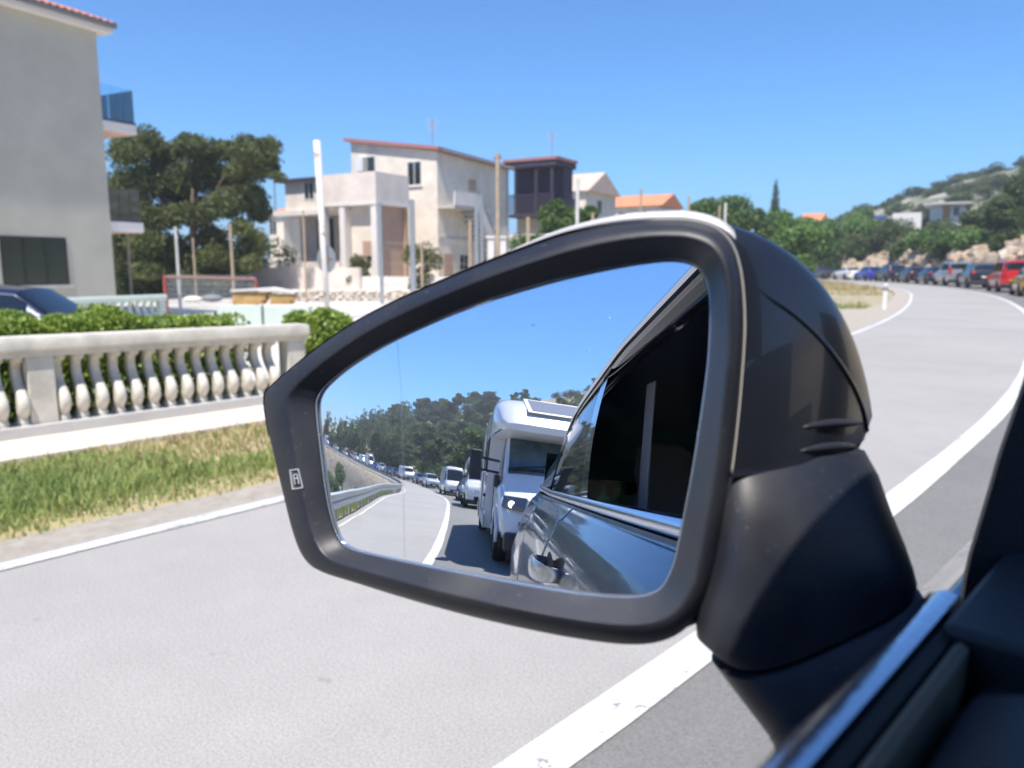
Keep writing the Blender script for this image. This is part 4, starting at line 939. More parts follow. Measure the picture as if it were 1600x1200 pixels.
# white house on the hill
P = at(1500, 417, 118); zb_ = hz(P[0], P[1]); o = rooted('hillside_house', 'white flat concrete house with ochre door on the right hillside', 'house', (P[0], P[1], 0), f1)
L = along((P[0], P[1], 0), f2, 1445); zt = zat(320, 118); z0 = zat(344, 118)
MB().b2((0, 0, z0-2), (9, L, zt)).build('wall', M['plaster_white'], o)
MB().b2((-1.4, -.8, zt), (10, L+.9, zt+.28)).build('roof', M['concrete'], o)
MB().b2((-.06, L*.42, z0), (-.004, L*.62, zt-.15)).build('door', mat('ochre', (.50, .26, .08), .8), o)
window(o, (L*.15, z0+.6), (L*.33, zt-.3), 2, face=Fy)
MB().b2((-2.5, L+1, z0-2), (5, L+5, zat(332, 118))).build('annex', M['plaster_white'], o)

# ---- walls, gate and clutter in the yard
P = at(335, 417, 17.5); o = rooted('low_wall', 'low pale green rendered wall behind the hedge', 'wall', (P[0], P[1], -.33), rt)
Lw = along((P[0], P[1], 0), rt, 484)
hw = zat(478, 17.5)+.33
MB().b2((0, 0, 0), (Lw*.48, .25, hw)).build('wall_panel', M['green_plaster'], o, bevel=.01); MB().b2((Lw*.48+.06, 0, 0), (Lw, .25, hw-.02)).build('wall_panel', M['green_plaster'], o, bevel=.01)
P = at(357, 417, 18.0); o = rooted('board_stack', 'stack of orange boards under pale sheet on the low green wall', 'boards', (P[0], P[1], hw-.33), rt)
Lb = along((P[0], P[1], 0), rt, 462)
for k in range(5): MB().b2((random.uniform(0, .06), .05-k*.0, .0+k*.058), (Lb*(.55 if k > 2 else .5)+random.uniform(-.05, .1), .5, .050+k*.058)).build('board', M['wood'], o)
for k in range(4): MB().b2((Lb*.58+random.uniform(0, .06), .05, .0+k*.06), (Lb+random.uniform(-.15, .0), .5, .052+k*.06)).build('board', M['wood'], o)
MB().add([(-.0, 0, .30), (Lb*.6, -.02, .33), (Lb*1.0, 0, .26), (Lb*1.0, .5, .25), (Lb*.6, .52, .36), (0, .5, .30), (-.0, 0, .34), (Lb*.6, -.02, .39), (Lb*1.0, 0, .30), (Lb*1.0, .5, .29), (Lb*.6, .52, .40), (0, .5, .34)], [(0, 1, 4, 5), (1, 2, 3, 4), (6, 11, 10, 7), (7, 10, 9, 8), (0, 6, 7, 1), (1, 7, 8, 2)]).build('cover_sheet', M['cloth'], o)
def sack(px, py, d, r_, m, label, cat, nm):
    P = at(px, py, d); rg = []
    for i in range(9):
        a = math.pi*i/8; rg.append([(r_*math.sin(a)*math.cos(q)*(1+.15*math.sin(3*q)), r_*.7*math.sin(a)*math.sin(q), r_*.5*(1-math.cos(a))*.55) for q in np.linspace(0, 6.28, 13)[:-1]])
    o = fixn(MB().loft(rg).build(nm, m, sm=True)); o.location = tuple(P); tag(o, label, cat)
sack(302, 473, 18.2, .30, M['cloth'], 'white full sack standing on the yard behind the hedge', 'sack', 'white_sack')
sack(331, 472, 18.2, .33, mat('grey_sheet', (.20, .21, .22), .8), 'crumpled dark grey sheet beside the white sack', 'sheet', 'grey_sheet')
# red gate frame with a dry-stone bank behind it
P = at(256, 417, 27); o = rooted('red_gate', 'dark red iron gate frame with wire mesh below the pine', 'gate', (P[0], P[1], -.33), rt)
Lg = along((P[0], P[1], 0), rt, 402); zt = zat(431, 27)+.33
MB().tube([(0, 0, 0), (0, 0, zt+.02)], .075, 8).build('post', M['red_iron'], o); MB().tube([(Lg, 0, 0), (Lg, 0, zt-.1)], .06, 8).build('post', M['red_iron'], o)
MB().tube([(.0, 0, zt-.04), (Lg, 0, zt-.10)], .05, 8).build('top_bar', mat('faded_red', (.27, .16, .145), .8), o)
ms = MB()
for k in range(48): ms.b2((.1+k*(Lg-.2)/47, -.008, .2), (.1+k*(Lg-.2)/47+.012, .008, zt-.1))
for k in range(9): ms.b2((0.1, -.008, .2+k*.16), (Lg-.1, .008, .212+k*.16))
mo = ms.build('wire_mesh', M['metal'], o); mo['kind'] = 'stuff'
# rubble wall under the pale garden wall, individual stones
P = at(400, 417, 40); o = rooted('rubble_wall', 'rough stone bank below the pale retaining wall', 'wall', (P[0], P[1], -.33), rt)
Lr = along((P[0], P[1], 0), rt, 655); zt = zat(453, 40)+.33
MB().b2((0, .12, 0), (Lr, .5, zt)).build('core', M['rubble'], o)
sts = []
for v__ in range(4):
    bm = bmesh.new(); bmesh.ops.create_icosphere(bm, subdivisions=1, radius=.5)
    for vv in bm.verts: vv.co *= random.uniform(.8, 1.15)
    me = bpy.data.meshes.new('stone'); bm.to_mesh(me); bm.free(); me.materials.append(M['rubble']); sts.append(me)
k = 0
for j in range(4):
    x = random.uniform(0, .3)
    while x < Lr:
        w_ = random.uniform(.28, .55); share('stone', random.choice(sts), o, (x+w_/2, .1, zt*(j+.5)/4), (0, 0, random.uniform(-.3, .3)), (w_*1.05, .34, zt/4*1.15)); x += w_
def pole(px, pyt, pyb, wpx, m, d, label, cat='post', name='fence_post', group=None, zb=None, parts=None):
    P = at(px, pyb, d); r_ = wpx/2*d/FPX; zt = zat(pyt, d); z0 = (hz(P[0], P[1])-.05) if zb is None else zb
    mb = MB().tube([(0, 0, z0), (0, 0, zt)], [r_, r_*.92], 8); o = mb.build(name, m); o.location = (P[0], P[1], 0); tag(o, label, cat, group); return o
PG_ = 'tall posts standing in the fenced yard'
for (px, t0, b0, w_, mm_, d, lb) in [
  (281, 355, 462, 5, 'post_pale', 33, 'thin white post against the dark pine, right of the red gate post'),
  (205, 366, 455, 5, 'post_tan', 30, 'dull brown post under the lower balcony'),
  (306, 372, 450, 3, 'post_tan', 40, 'faint brown post in the shade under the pine crown'),
  (365, 350, 452, 5, 'post_tan', 33, 'tan wooden post below the right end of the pine'),
  (478, 330, 440, 3.5, 'post_tan', 38, 'thin brown post left of the round sign'),
  (597, 318, 460, 6, 'metal', 37, 'grey steel post between sign pole and thick grey post'),
  (646, 314, 455, 9, 'metal', 35, 'thick grey steel post in front of the shaded terrace rooms'),
  (660, 380, 450, 4, 'post_tan', 39, 'short thin tan post right of the thick grey post'),
  (735, 345, 425, 5, 'post_tan', 37, 'tan post just left of the twin steel posts'),
  (745, 306, 440, 6, 'metal', 36, 'left one of the twin grey steel posts'),
  (753, 306, 440, 6, 'metal', 36.3, 'right one of the twin grey steel posts'),
  (825, 340, 425, 6, 'post_tan', 38, 'tan post in front of the red oleander'),
  (901, 281, 420, 6, 'post_pale', 40, 'tall pale post in front of the green trees above the mirror'),
  (925, 333, 415, 5, 'post_tan', 42, 'short tan post right of the tall pale post'),
  (999, 297, 415, 4, 'post_tan', 44, 'thin brown post in front of the orange roof'),
  (1073, 308, 415, 4, 'post_tan', 46, 'tan post at the left end of the tree mass'),
  (1121, 322, 412, 3.5, 'post_tan', 48, 'thin tan post, left of a close pair above the mirror'),
  (1130, 318, 412, 4, 'post_pale', 48, 'thin pale post, right of a close pair above the mirror')]:
    pole(px, t0, b0, w_, M[mm_], d, lb, group=PG_)
o = pole(778, 243, 425, 7, M['post_tan'], 39, 'tall timber utility pole in front of the cream house', 'pole', 'utility_pole')
MB().b2((-.25, -.04, zat(252, 39)), (.25, .04, zat(252, 39)+.1)).build('crossarm', M['rust'], o)
wires = MB()
for zz in (.6, 1.6, 2.6):
    a = at(597, 417, 37); b_ = at(1121, 417, 48); wires.tube([(a[0], a[1], zz), (b_[0], b_[1], zz)], .008, 4)
tag(wires.build('fence_wires', M['metal']), 'thin wires strung between the fence posts', 'wires')
# white rusty pole with the back of a round sign
P = at(512, 480, 26); z0 = -.35; zt = zat(226, 26)
S_ = empty('sign_pole', (P[0], P[1], 0)); tag(S_, 'thick white rust-streaked pole with the grey back of a round road sign', 'sign')
ptx = [(0, 0, z0), (-.05, 0, 2), (-.17, 0, zt)]; side_ = Vector(rt)
sg_ = [Vector((0, 0, z0)), Vector((0, 0, 2))-side_*.06, Vector((0, 0, zt))-side_*.16]
wp = bpy.data.materials.new('rusty_white'); wp.use_nodes = True; t = wp.node_tree; b = t.nodes['Principled BSDF']; tc = t.nodes.new('ShaderNodeTexCoord'); n = noise_node(t, 2.6, 6, tc.outputs['Object'])
r = ramp(t, n.outputs['Fac'], [(.36, (.32, .20, .14)), (.42, (.66, .64, .60)), (.9, (.76, .75, .71))]); t.links.new(r.outputs[0], b.inputs['Base Color'])
MB().tube(sg_, [.085, .10, .115], 12).build('pole', wp, S_, sm=True)
nd = Vector((rt[0]*.55+fw[0]*.8, rt[1]*.55+fw[1]*.8, 0)).normalized()
dc = Vector((0, 0, zat(405, 26)))+nd*.12-side_*.08; tq = nd.to_track_quat('Z', 'Y').to_matrix().to_4x4()
dk = MB(); dk.prism([(.46*math.cos(q), .46*math.sin(q)) for q in np.linspace(0, 6.2832, 37)[:-1]], -.008, .008, Matrix.Translation(dc) @ tq); dk.build('sign_disc', mat('sign_back', (.20, .225, .25), .6), S_)
MB().tube([dc+nd*-.012+Vector((0, 0, .25)).cross(nd)*1.2, dc+nd*-.012-Vector((0, 0, .25)).cross(nd)*1.2], .02, 6).build('bracket', M['rust'], S_)
# television antennas
for px, py0, py1, d, lb in ((676, 238, 186, 51, 'thin television antenna on the ridge of the cream house'), (862, 252, 206, 61, 'thin television antenna above the dark timber house')):
    P = at(px, py0, d); a = MB(); zt = zat(py1, d); a.tube([(0, 0, P[2]-.3), (0, 0, zt)], .045, 5)
    o = a.build('antenna', M['metal']); o.location = (P[0], P[1], 0); tag(o, lb, 'antenna')
    e_ = MB()
    for k in range(4): e_.tube([Vector((0, 0, zt-.15-k*.22))-side_*(.45-.07*k), Vector((0, 0, zt-.15-k*.22))+side_*(.45-.07*k)], .03, 4)
    e_.build('element', M['metal'], o)
# white gate pillars by the stairs, and the pale wall right of them
for px0, px1, t0, lb in ((762, 772, 372, 'left white gate pillar below the outside stairs'), (781, 791, 372, 'right white gate pillar below the outside stairs')):
    P = at(px0, 417, 41); o = rooted('gate_pillar', lb, 'pillar', (P[0], P[1], -.4), rt, 'white gate pillars'); L = along((P[0], P[1], 0), rt, px1); MB().b2((0, 0, 0), (L, L, zat(t0, 41)+.4)).build('shaft', Wn, o); MB().b2((-.08, -.08, zat(t0, 41)+.4), (L+.08, L+.08, zat(t0, 41)+.5)).build('cap', Wn, o)
P = at(795, 417, 44); o = rooted('pale_wall', 'pale rendered wall behind the red oleander', 'wall', (P[0], P[1], -.4), rt); L = along((P[0], P[1], 0), rt, 868); MB().b2((0, 0, 0), (L, .3, zat(366, 44)+.4)).build('panel', M['plaster_pink'], o)
# white wall and dark shed at the far bend
P = at(1276, 417, 112); o = rooted('white_wall', 'bright white slanting wall end at the far bend of the road', 'wall', (P[0], P[1], 0), rt); L = along((P[0], P[1], 0), rt, 1300)
MB().add([(0, 0, -.5), (L, 0, -.5), (L*.9, 0, zat(404, 112)), (L*.1, 0, zat(398, 112)), (0, .4, -.5), (L, .4, -.5), (L*.9, .4, zat(404, 112)), (L*.1, .4, zat(398, 112))], [(0, 1, 2, 3), (7, 6, 5, 4), (0, 4, 5, 1), (3, 2, 6, 7), (0, 3, 7, 4), (1, 5, 6, 2)]).build('panel', M['white_paint'], o)
P = at(1262, 417, 96); o = rooted('brown_shed', 'dark brown shed wall beside the white wall at the bend', 'shed', (P[0], P[1], 0), rt); L = along((P[0], P[1], 0), rt, 1277); MB().b2((0, 0, -.5), (L, 2, zat(388, 96))).build('wall', mat('shed', (.12, .09, .09), .9), o); MB().b2((-.2, -.2, zat(388, 96)), (L+.2, 2.2, zat(386, 96))).build('roof', M['concrete'], o)
# roadside delineator post
P = at(1381, 487, 26.5); o = empty('marker_post', (P[0], P[1], -.02)); tag(o, 'white plastic marker post with black band on the gravel island', 'marker post')
MB().prism([(-.06, -.05), (.06, -.05), (.04, .05), (-.04, .05)], 0, .92).build('post', M['white_paint'], o)
MB().prism([(-.062, -.052), (.062, -.052), (.042, .052), (-.042, .052)], .66, .80).build('black_band', M['rubber'], o)
MB().b2((-.02, -.056, .68), (.02, -.0525, .78)).build('reflector', M['lamp_clear'], o)
o.rotation_euler = (0, 0, YAW*.5)
# ---------------------------------------------------------------- vehicles
PAINTS = {}
def cpaint(name, c, met=.3):
    if name not in PAINTS: PAINTS[name] = mat('paint_'+name, c, .3, met, coat=.8)
    return PAINTS[name]
def surfgrid(prof, W, n_st=None):
    """prof rows: y, z_bottom, z_belt, z_top, half width belt, half width top"""
    prof = np.array(prof, float); ys = np.unique(np.r_[np.linspace(prof[0, 0], prof[-1, 0], 44), prof[:, 0]])
    rows = []
    for y in ys:
        zb, zs, zt, wb, wt = [np.interp(y, prof[:, 0], prof[:, i]) for i in range(1, 6)]
        h = max(zt-zs, .0)
        half = [(0, zb), (wb*.9, zb), (wb*.97, zb+.06), (wb*.995, zb+(zs-zb)*.35), (wb, zb+(zs-zb)*.62), (wb*.985, zs-.04), (wb*.95, zs), (wb*.93+(wt-wb*.93)*.12, zs+h*.12), (wb*.93+(wt-wb*.93)*.5, zs+h*.5), (wt*1.02, zs+h*.84), (wt*.93, zs+h*.955), (wt*.72, zs+h*.99+.004), (wt*.36, zs+h*1.0+.012), (0, zs+h*1.0+.016)]
        rows.append([(x, y, z) for x, z in half])
    return ys, np.array(rows)
def patch(ys, G, y0, y1, k0, k1, side_, out, name, m, parent, res=6):
    """panel lying on the body surface between stations and ring positions, pushed out along the surface"""
    def S(y, k):
        i = np.clip(np.searchsorted(ys, y)-1, 0, len(ys)-2); t_ = (y-ys[i])/(ys[i+1]-ys[i]); j = int(min(max(k, 0), 12.999)); f = k-j
        p = (G[i, j]*(1-t_)+G[i+1, j]*t_)*(1-f)+(G[i, j+1]*(1-t_)+G[i+1, j+1]*t_)*f; return p
    vv = []; ff = []; nk = res
    for a in range(res):
        for c in range(nk):
            y = y0(c/(nk-1)) if callable(y0) else y0; yb = y1(c/(nk-1)) if callable(y1) else y1; yy = y+(yb-y)*a/(res-1); k = k0+(k1-k0)*c/(nk-1)
            p = S(yy, k); du_ = S(yy+.02, k)-S(yy-.02, k); dk = S(yy, min(12.99, k+.05))-S(yy, max(0, k-.05)); n_ = np.cross(du_, dk); ln = np.linalg.norm(n_)
            n_ = n_/ln if ln > 1e-9 else np.array([0, 0, 1.0])
            if n_[0]*1+n_[2]*.8 < 0: n_ = -n_
            p = p+n_*out; vv.append((p[0]*side_, p[1], p[2]))
    for a in range(res-1):
        for c in range(nk-1): ff.append((a*nk+c, a*nk+c+1, (a+1)*nk+c+1, (a+1)*nk+c))
    return MB().add(vv, ff).build(name, m, parent, sm=True)
def car_thing(name, label, cat, L, W, H, prof, glass_side, wsh, rwin, pnt, pos, rz, wheel_y, wr=.32, lights='both', group=None, detail=True, extras=None):
    root = empty(name, pos, rz); tag(root, label, cat, group)
    pr = [(y*L/2, zb, zs, zt, wb*W/2, wt*W/2) for y, zb, zs, zt, wb, wt in prof]
    ys, G = surfgrid(pr, W); n_ = G.shape[1]; rings = []
    for r_ in G: rings.append([tuple(p) for p in r_]+[(-p[0], p[1], p[2]) for p in r_[::-1][1:-1]])
    b_ = MB().loft(rings).build('body', pnt, root); fixn(b_); autosmooth(b_, 42)
    for sd_ in (-1, 1):
        for (a0, a1, k0, k1) in glass_side: patch(ys, G, a0, a1, k0, k1, sd_, .006, 'side_window', M['car_glass'], root)
    if wsh: 
        a, c = wsh; g_ = MB()
        for nm, (a, c, kk) in (('windscreen', (*wsh, 9.6)),) + ((('rear_window', (*rwin, 9.6)),) if rwin else ()):
            def P_(y, xk):
                zt = np.interp(y, ys, G[:, 13, 2]); wt = np.interp(y, ys, G[:, 9, 0])*.94; x = xk*wt; k = 13-abs(xk)*3.4
                i = np.clip(np.searchsorted(ys, y)-1, 0, len(ys)-2); t_ = (y-ys[i])/(ys[i+1]-ys[i]); j = int(min(k, 12.99)); f = k-j
                p = (G[i, j]*(1-t_)+G[i+1, j]*t_)*(1-f)+(G[i, j+1]*(1-t_)+G[i+1, j+1]*t_)*f; return (math.copysign(p[0], xk) if xk else 0, p[1]+(.010 if c > 0 else -.010), p[2]+.010)
            vv = []; ff = []
            for i in range(7):
                for j in range(9): vv.append(P_(a+(c-a)*i/6, -1+j/4))
            for i in range(6):
                for j in range(8): ff.append((i*9+j, i*9+j+1, (i+1)*9+j+1, (i+1)*9+j))
            MB().add(vv, ff).build(nm, M['car_glass'], root, sm=True)
    ty, rm = wheels(wr, .21)
    for y in wheel_y:
        for sd_ in (-1, 1):
            o = share('wheel', ty, root, (sd_*(W/2-.10), y, wr)); share('rim', rm, o)
            ar = MB().add([(sd_*(W/2*.998+.004), y+(wr+.07)*math.cos(q), wr+(wr+.07)*math.sin(q)) for q in np.linspace(-.15, math.pi+.15, 15)], [tuple(range(15))]).build('wheel_arch', M['rubber'], root)
    zf = float(np.interp(.97, [p[0] for p in prof], [p[2] for p in prof])); yr, yf = pr[0][0], pr[-1][0]
    hw = W/2
    for sd_ in (-1, 1):
        MB().box((sd_*hw*.74, yf-.03, zf-.12), (hw*.34, .13, .13), Matrix.Rotation(-sd_*.35, 4, 'Z')).build('headlight', M['lamp_clear'], root, bevel=.02)
        zt_ = rwin_z if (rwin_z := (extras or {}).get('tail_z')) else zf-.05; th = (extras or {}).get('tail_h', .18)
        MB().box((sd_*hw*.80, yr+.02, zt_), (hw*.26, .11, th), Matrix.Rotation(sd_*.3, 4, 'Z')).build('tail_light', M['lamp_red'], root, bevel=.02)
        MB().box((sd_*(hw+.07), wsh[0]+.12 if wsh else yf*.5, (extras or {}).get('mir_z', zf+.12)), (.16, .10, .14)).build('door_mirror', M['black_plastic'] if (extras or {}).get('black_mirror') else pnt, root, bevel=.03)
    MB().box((0, yf+.004, .48), (hw*1.1, .05, .18)).build('grille', M['rubber'], root, bevel=.02)
    MB().box((0, yf+.0, .30), (hw*1.86, .12, .20)).build('bumper', M['black_plastic'] if (extras or {}).get('black_bumper') else pnt, root, bevel=.04)
    MB().box((0, yr-.0, .38), (hw*1.86, .12, .26)).build('bumper', M['black_plastic'] if (extras or {}).get('black_bumper') else pnt, root, bevel=.04)
    MB().box((0, yr-.055, (extras or {}).get('plate_z', .60)), (.50, .012, .11)).build('number_plate', M['plate'], root)
    MB().box((0, yf+.07, .42), (.50, .012, .11)).build('number_plate', M['plate'], root)
    MB().box((0, 0, .30), (W*.9, L*.9, .16)).build('underbody', M['rubber'], root)
    if (extras or {}).get('rails'):
        for sd_ in (-1, 1): MB().tube([(sd_*hw*.60, -L*.36, H+.03), (sd_*hw*.60, L*.10, H+.05)], .02, 6).build('roof_rail', M['metal'], root)
    return root
# profiles: y(-1 rear..1 front), z bottom, belt, top, half widths
HATCH = [(-1, .40, .62, .62, .82, .74), (-.985, .30, .86, .90, .93, .80), (-.95, .24, .96, 1.05, .97, .78), (-.86, .22, .97, 1.38, .99, .70), (-.70, .2, .96, 1.455, 1, .69), (-.2, .2, .94, 1.49, 1, .70), (.08, .2, .92, 1.43, 1, .70), (.36, .2, .90, 1.00, 1, .82), (.42, .2, .89, .95, 1, .86), (.75, .2, .82, .86, .98, .84), (.93, .22, .70, .72, .92, .80), (1, .30, .55, .56, .78, .70)]
SEDAN = [(-1, .42, .70, .70, .84, .76), (-.98, .30, .92, .94, .93, .82), (-.94, .24, .98, 1.02, .96, .82), (-.74, .22, .97, 1.06, 1, .80), (-.48, .2, .96, 1.37, 1, .68), (-.2, .2, .94, 1.43, 1, .68), (.05, .2, .92, 1.39, 1, .69), (.34, .2, .90, .99, 1, .82), (.42, .2, .88, .93, 1, .86), (.75, .2, .80, .84, .98, .84), (.94, .22, .68, .70, .92, .80), (1, .30, .55, .56, .78, .70)]
SUVP = [(-1, .45, .75, .75, .86, .80), (-.985, .36, 1.0, 1.04, .95, .84), (-.95, .32, 1.08, 1.20, .98, .82), (-.87, .3, 1.09, 1.56, 1, .76), (-.70, .28, 1.08, 1.66, 1, .75), (-.15, .28, 1.06, 1.70, 1, .75), (.08, .28, 1.04, 1.64, 1, .75), (.34, .28, 1.02, 1.14, 1, .84), (.42, .28, 1.01, 1.08, 1, .88), (.78, .28, .96, 1.01, .98, .88), (.95, .3, .84, .87, .94, .84), (1, .36, .65, .66, .82, .74)]
MPV_ = [(-1, .42, .80, .82, .90, .86), (-.985, .34, 1.05, 1.25, .97, .86), (-.96, .30, 1.10, 1.74, .99, .83), (-.88, .28, 1.10, 1.80, 1, .82), (-.1, .28, 1.06, 1.83, 1, .82), (.16, .28, 1.04, 1.76, 1, .80), (.46, .28, 1.02, 1.16, 1, .84), (.54, .28, 1.00, 1.07, 1, .86), (.82, .28, .92, .96, .97, .86), (.96, .3, .74, .78, .90, .82), (1, .36, .60, .61, .80, .74)]
VAN = [(-1, .45, 1.1, 1.3, .95, .92), (-.99, .38, 1.25, 2.50, .99, .88), (-.95, .35, 1.28, 2.62, 1, .86), (.30, .35, 1.28, 2.62, 1, .86), (.42, .35, 1.26, 2.50, 1, .84), (.56, .35, 1.22, 1.98, 1, .82), (.70, .35, 1.18, 1.36, 1, .86), (.76, .35, 1.14, 1.22, .99, .88), (.92, .35, 1.00, 1.06, .96, .86), (.985, .38, .80, .84, .90, .82), (1, .42, .62, .63, .84, .78)]
LVAN = [(y, a, b_*.93, c*.78 if c > 1.4 else c*.93, d, e) for y, a, b_, c, d, e in VAN]
TYPES = dict(
 hatch=dict(L=4.1, W=1.76, H=1.49, prof=HATCH, gs=[(-1.62, -.70, 7.2, 9), (-.62, .35, 7.2, 9)], ws=(.80, .18), rw=(-1.94, -1.74), wy=(-1.25, 1.30), ex=dict(tail_z=.92)),
 sedan=dict(L=4.6, W=1.80, H=1.43, prof=SEDAN, gs=[(-1.25, -.55, 7.2, 9), (-.48, .45, 7.2, 9)], ws=(.80, .15), rw=(-1.68, -1.15), wy=(-1.38, 1.42), ex=dict(tail_z=.88, tail_h=.14)),
 suv=dict(L=4.5, W=1.85, H=1.70, prof=SUVP, gs=[(-1.85, -1.25, 7.2, 9), (-1.17, -.45, 7.2, 9), (-.37, .42, 7.2, 9)], ws=(.80, .20), rw=(-2.13, -1.97), wy=(-1.35, 1.38), ex=dict(tail_z=1.05, black_bumper=True, rails=True, plate_z=.78), wr=.36),
 mpv=dict(L=4.4, W=1.83, H=1.83, prof=MPV_, gs=[(-2.0, -1.1, 7.2, 9), (-1.0, -.15, 7.2, 9), (-.05, .75, 7.2, 9)], ws=(1.04, .36), rw=(-2.165, -2.12), wy=(-1.35, 1.42), ex=dict(tail_z=1.15, tail_h=.5, black_bumper=True, rails=True, plate_z=.82)),
 van=dict(L=5.6, W=2.0, H=2.62, prof=VAN, gs=[(.75, 1.55, 7.1, 8.6)], ws=(1.96, 1.30), rw=None, wy=(-1.8, 1.95), ex=dict(tail_z=1.1, tail_h=.6, mir_z=1.45, black_mirror=True, black_bumper=True), wr=.35),
 lvan=dict(L=4.9, W=1.9, H=2.0, prof=LVAN, gs=[(.65, 1.36, 7.1, 8.6)], ws=(1.70, 1.12), rw=None, wy=(-1.6, 1.7), ex=dict(tail_z=1.0, tail_h=.5, mir_z=1.3, black_mirror=True, black_bumper=True), wr=.33))
def queue_car(kind, label, colname, color, s, off=1.9, met=.35, group='cars queueing ahead along the bend', name=None, cat=None, ex=None):
    T = TYPES[kind]; x, y, z, h = road(s, off)
    # on curves turn the body along the chord
    xa, ya, za, _ = road(s-T['L']/3, off); xb, yb, zb_, _ = road(s+T['L']/3, off); rz = math.atan2(-(xb-xa), yb-ya)
    e_ = dict(T['ex']); e_.update(ex or {})
    o = car_thing(name or {'hatch': 'hatchback', 'sedan': 'saloon_car', 'suv': 'suv', 'mpv': 'people_carrier', 'van': 'panel_van', 'lvan': 'small_van'}[kind], label, cat or ('van' if kind in ('van', 'lvan') else 'car'), T['L'], T['W'], T['H'], T['prof'], T['gs'], T['ws'], T['rw'], cpaint(colname, color, met), (x, y, z+.004), rz, T['wy'], T.get('wr', .32), group=group, extras=e_)
    o.rotation_euler.x = math.atan2(zb_-za, math.hypot(xb-xa, yb-ya)); return o
DK = (.012, .014, .02); WH_ = (.72, .72, .70)
AH = 'cars queueing ahead along the bend'
queue_car('hatch', 'ochre yellow car just entering the right edge, last seen of the queue ahead', 'ochre', (.45, .26, .03), 47.0, ex=dict(black_bumper=True), group=AH)
queue_car('mpv', 'bright red boxy people carrier, second from the right in the queue ahead', 'red', (.50, .012, .016), 53.9, met=.1, group=AH)
queue_car('suv', 'black estate with red tail lamps between the red people carrier and silver one', 'black', DK, 62.9, group=AH)
queue_car('mpv', 'silver people carrier with pale roof bars ahead of the black estate', 'silver', (.42, .43, .44), 69.4, met=.6, group=AH)
queue_car('hatch', 'dark blue hatchback with glowing red lamp ahead of the silver people carrier', 'navy', (.010, .016, .05), 74.6, group=AH)
queue_car('hatch', 'dark saloon with bright glints on its rear window in the queue middle', 'black2', (.016, .016, .02), 79.8, group=AH)
queue_car('suv', 'tall dark slate off-roader ahead on the bend, behind the bright blue hatchback', 'slate', (.02, .025, .035), 85.8, group=AH)
queue_car('hatch', 'bright blue hatchback, between dark off-roader and white saloon on the bend', 'blue', (.02, .05, .40), 91.5, group=AH)
queue_car('sedan', 'small white saloon, second farthest of the visible queue ahead', 'white', WH_, 97.2, met=0, group=AH)
queue_car('sedan', 'farthest dark saloon of the queue ahead, by the white wall', 'grey', (.05, .05, .055), 103.2, group=AH)
BH = 'vehicles queueing behind, seen in the mirror'
rq = [('van', 'white small truck-like van right behind the motorhome in the mirror', 'white', WH_, -24.6, 0), ('hatch', 'dark grey hatchback with lit headlamp between two white vans', 'grey', (.05, .05, .055), -33.5, .3),
 ('van', 'tall white high-roofed panel van in the middle of the mirrored queue', 'white', WH_, -45.5, 0), ('suv', 'white off-roader with black grille behind the tall white van', 'white', WH_, -60.5, 0),
 ('hatch', 'grey hatchback behind the white off-roader in the mirror', 'grey2', (.12, .13, .14), -67.5, .4), ('lvan', 'white compact van with sloping bonnet, where the mirrored queue starts to bend', 'white', WH_, -76.5, 0),
 ('hatch', 'dark blue car following the compact white van', 'navy', (.010, .016, .05), -83.5, .3), ('sedan', 'dark car with pale windscreen behind the dark blue one', 'black', DK, -89.5, .3), ('suv', 'black and white car two places behind the dark blue car', 'white', WH_, -95, 0),
 ('hatch', 'bright blue hatchback in the far half of the mirrored queue', 'blue', (.02, .10, .45), -100.8, .2), ('van', 'white van just behind the bright blue hatchback', 'white', WH_, -107.5, 0), ('lvan', 'white compact van, second behind the bright blue hatchback', 'white', WH_, -114.2, 0),
 ('mpv', 'white people carrier in the distant climbing queue', 'white', WH_, -120.5, 0), ('mpv', 'dark red people carrier in the distant climbing queue', 'darkred', (.25, .02, .02), -126.2, .2), ('hatch', 'small white hatchback behind the dark red people carrier', 'white', WH_, -131.5, 0),
 ('sedan', 'dark saloon high up in the distant queue', 'black', DK, -137, .3), ('suv', 'white off-roader high up in the distant queue', 'white', WH_, -142.5, 0), ('hatch', 'dark blue hatchback almost at the end of the queue', 'navy', (.010, .016, .05), -148, .3), ('van', 'white van, the very last of the mirrored queue', 'white', WH_, -156, 0)]
for kind, lb, cn, c, s, met in rq:
    o = queue_car(kind, lb, cn, c, s, 1.75, met, BH); o.rotation_euler.x = -o.rotation_euler.x if False else o.rotation_euler.x
# parked dark car behind the hedge
P = at(12, 417, 12.2); T = TYPES['hatch']
o = car_thing('parked_car', 'dark blue car parked behind the hedge, only its roof and windscreen showing', 'car', T['L'], T['W'], T['H'], T['prof'], T['gs'], T['ws'], T['rw'], cpaint('navy', (.010, .016, .05)), (P[0]+rt[0]*.22, P[1]+rt[1]*.22, -.33), math.atan2(-rt[0], rt[1])+.12, T['wy'], extras=T['ex'])

# ---------------------------------------------------------------- motorhome close behind (seen in the mirror)
mx, my, mz, mh_ = road(-9.5, 2.02)
xa, ya, _, _ = road(-13.8, 2.10); xb, yb, _, _ = road(-6.6, 2.04); rzm = math.atan2(-(xb-xa), yb-ya)
mhm = empty('motorhome', (mx, my, 0), rzm); tag(mhm, 'big white motorhome with roof skylight close behind us, filling the mirror centre', 'motorhome')
wp_ = cpaint('motorhome_white', (.78, .78, .79), 0); W2 = 1.02
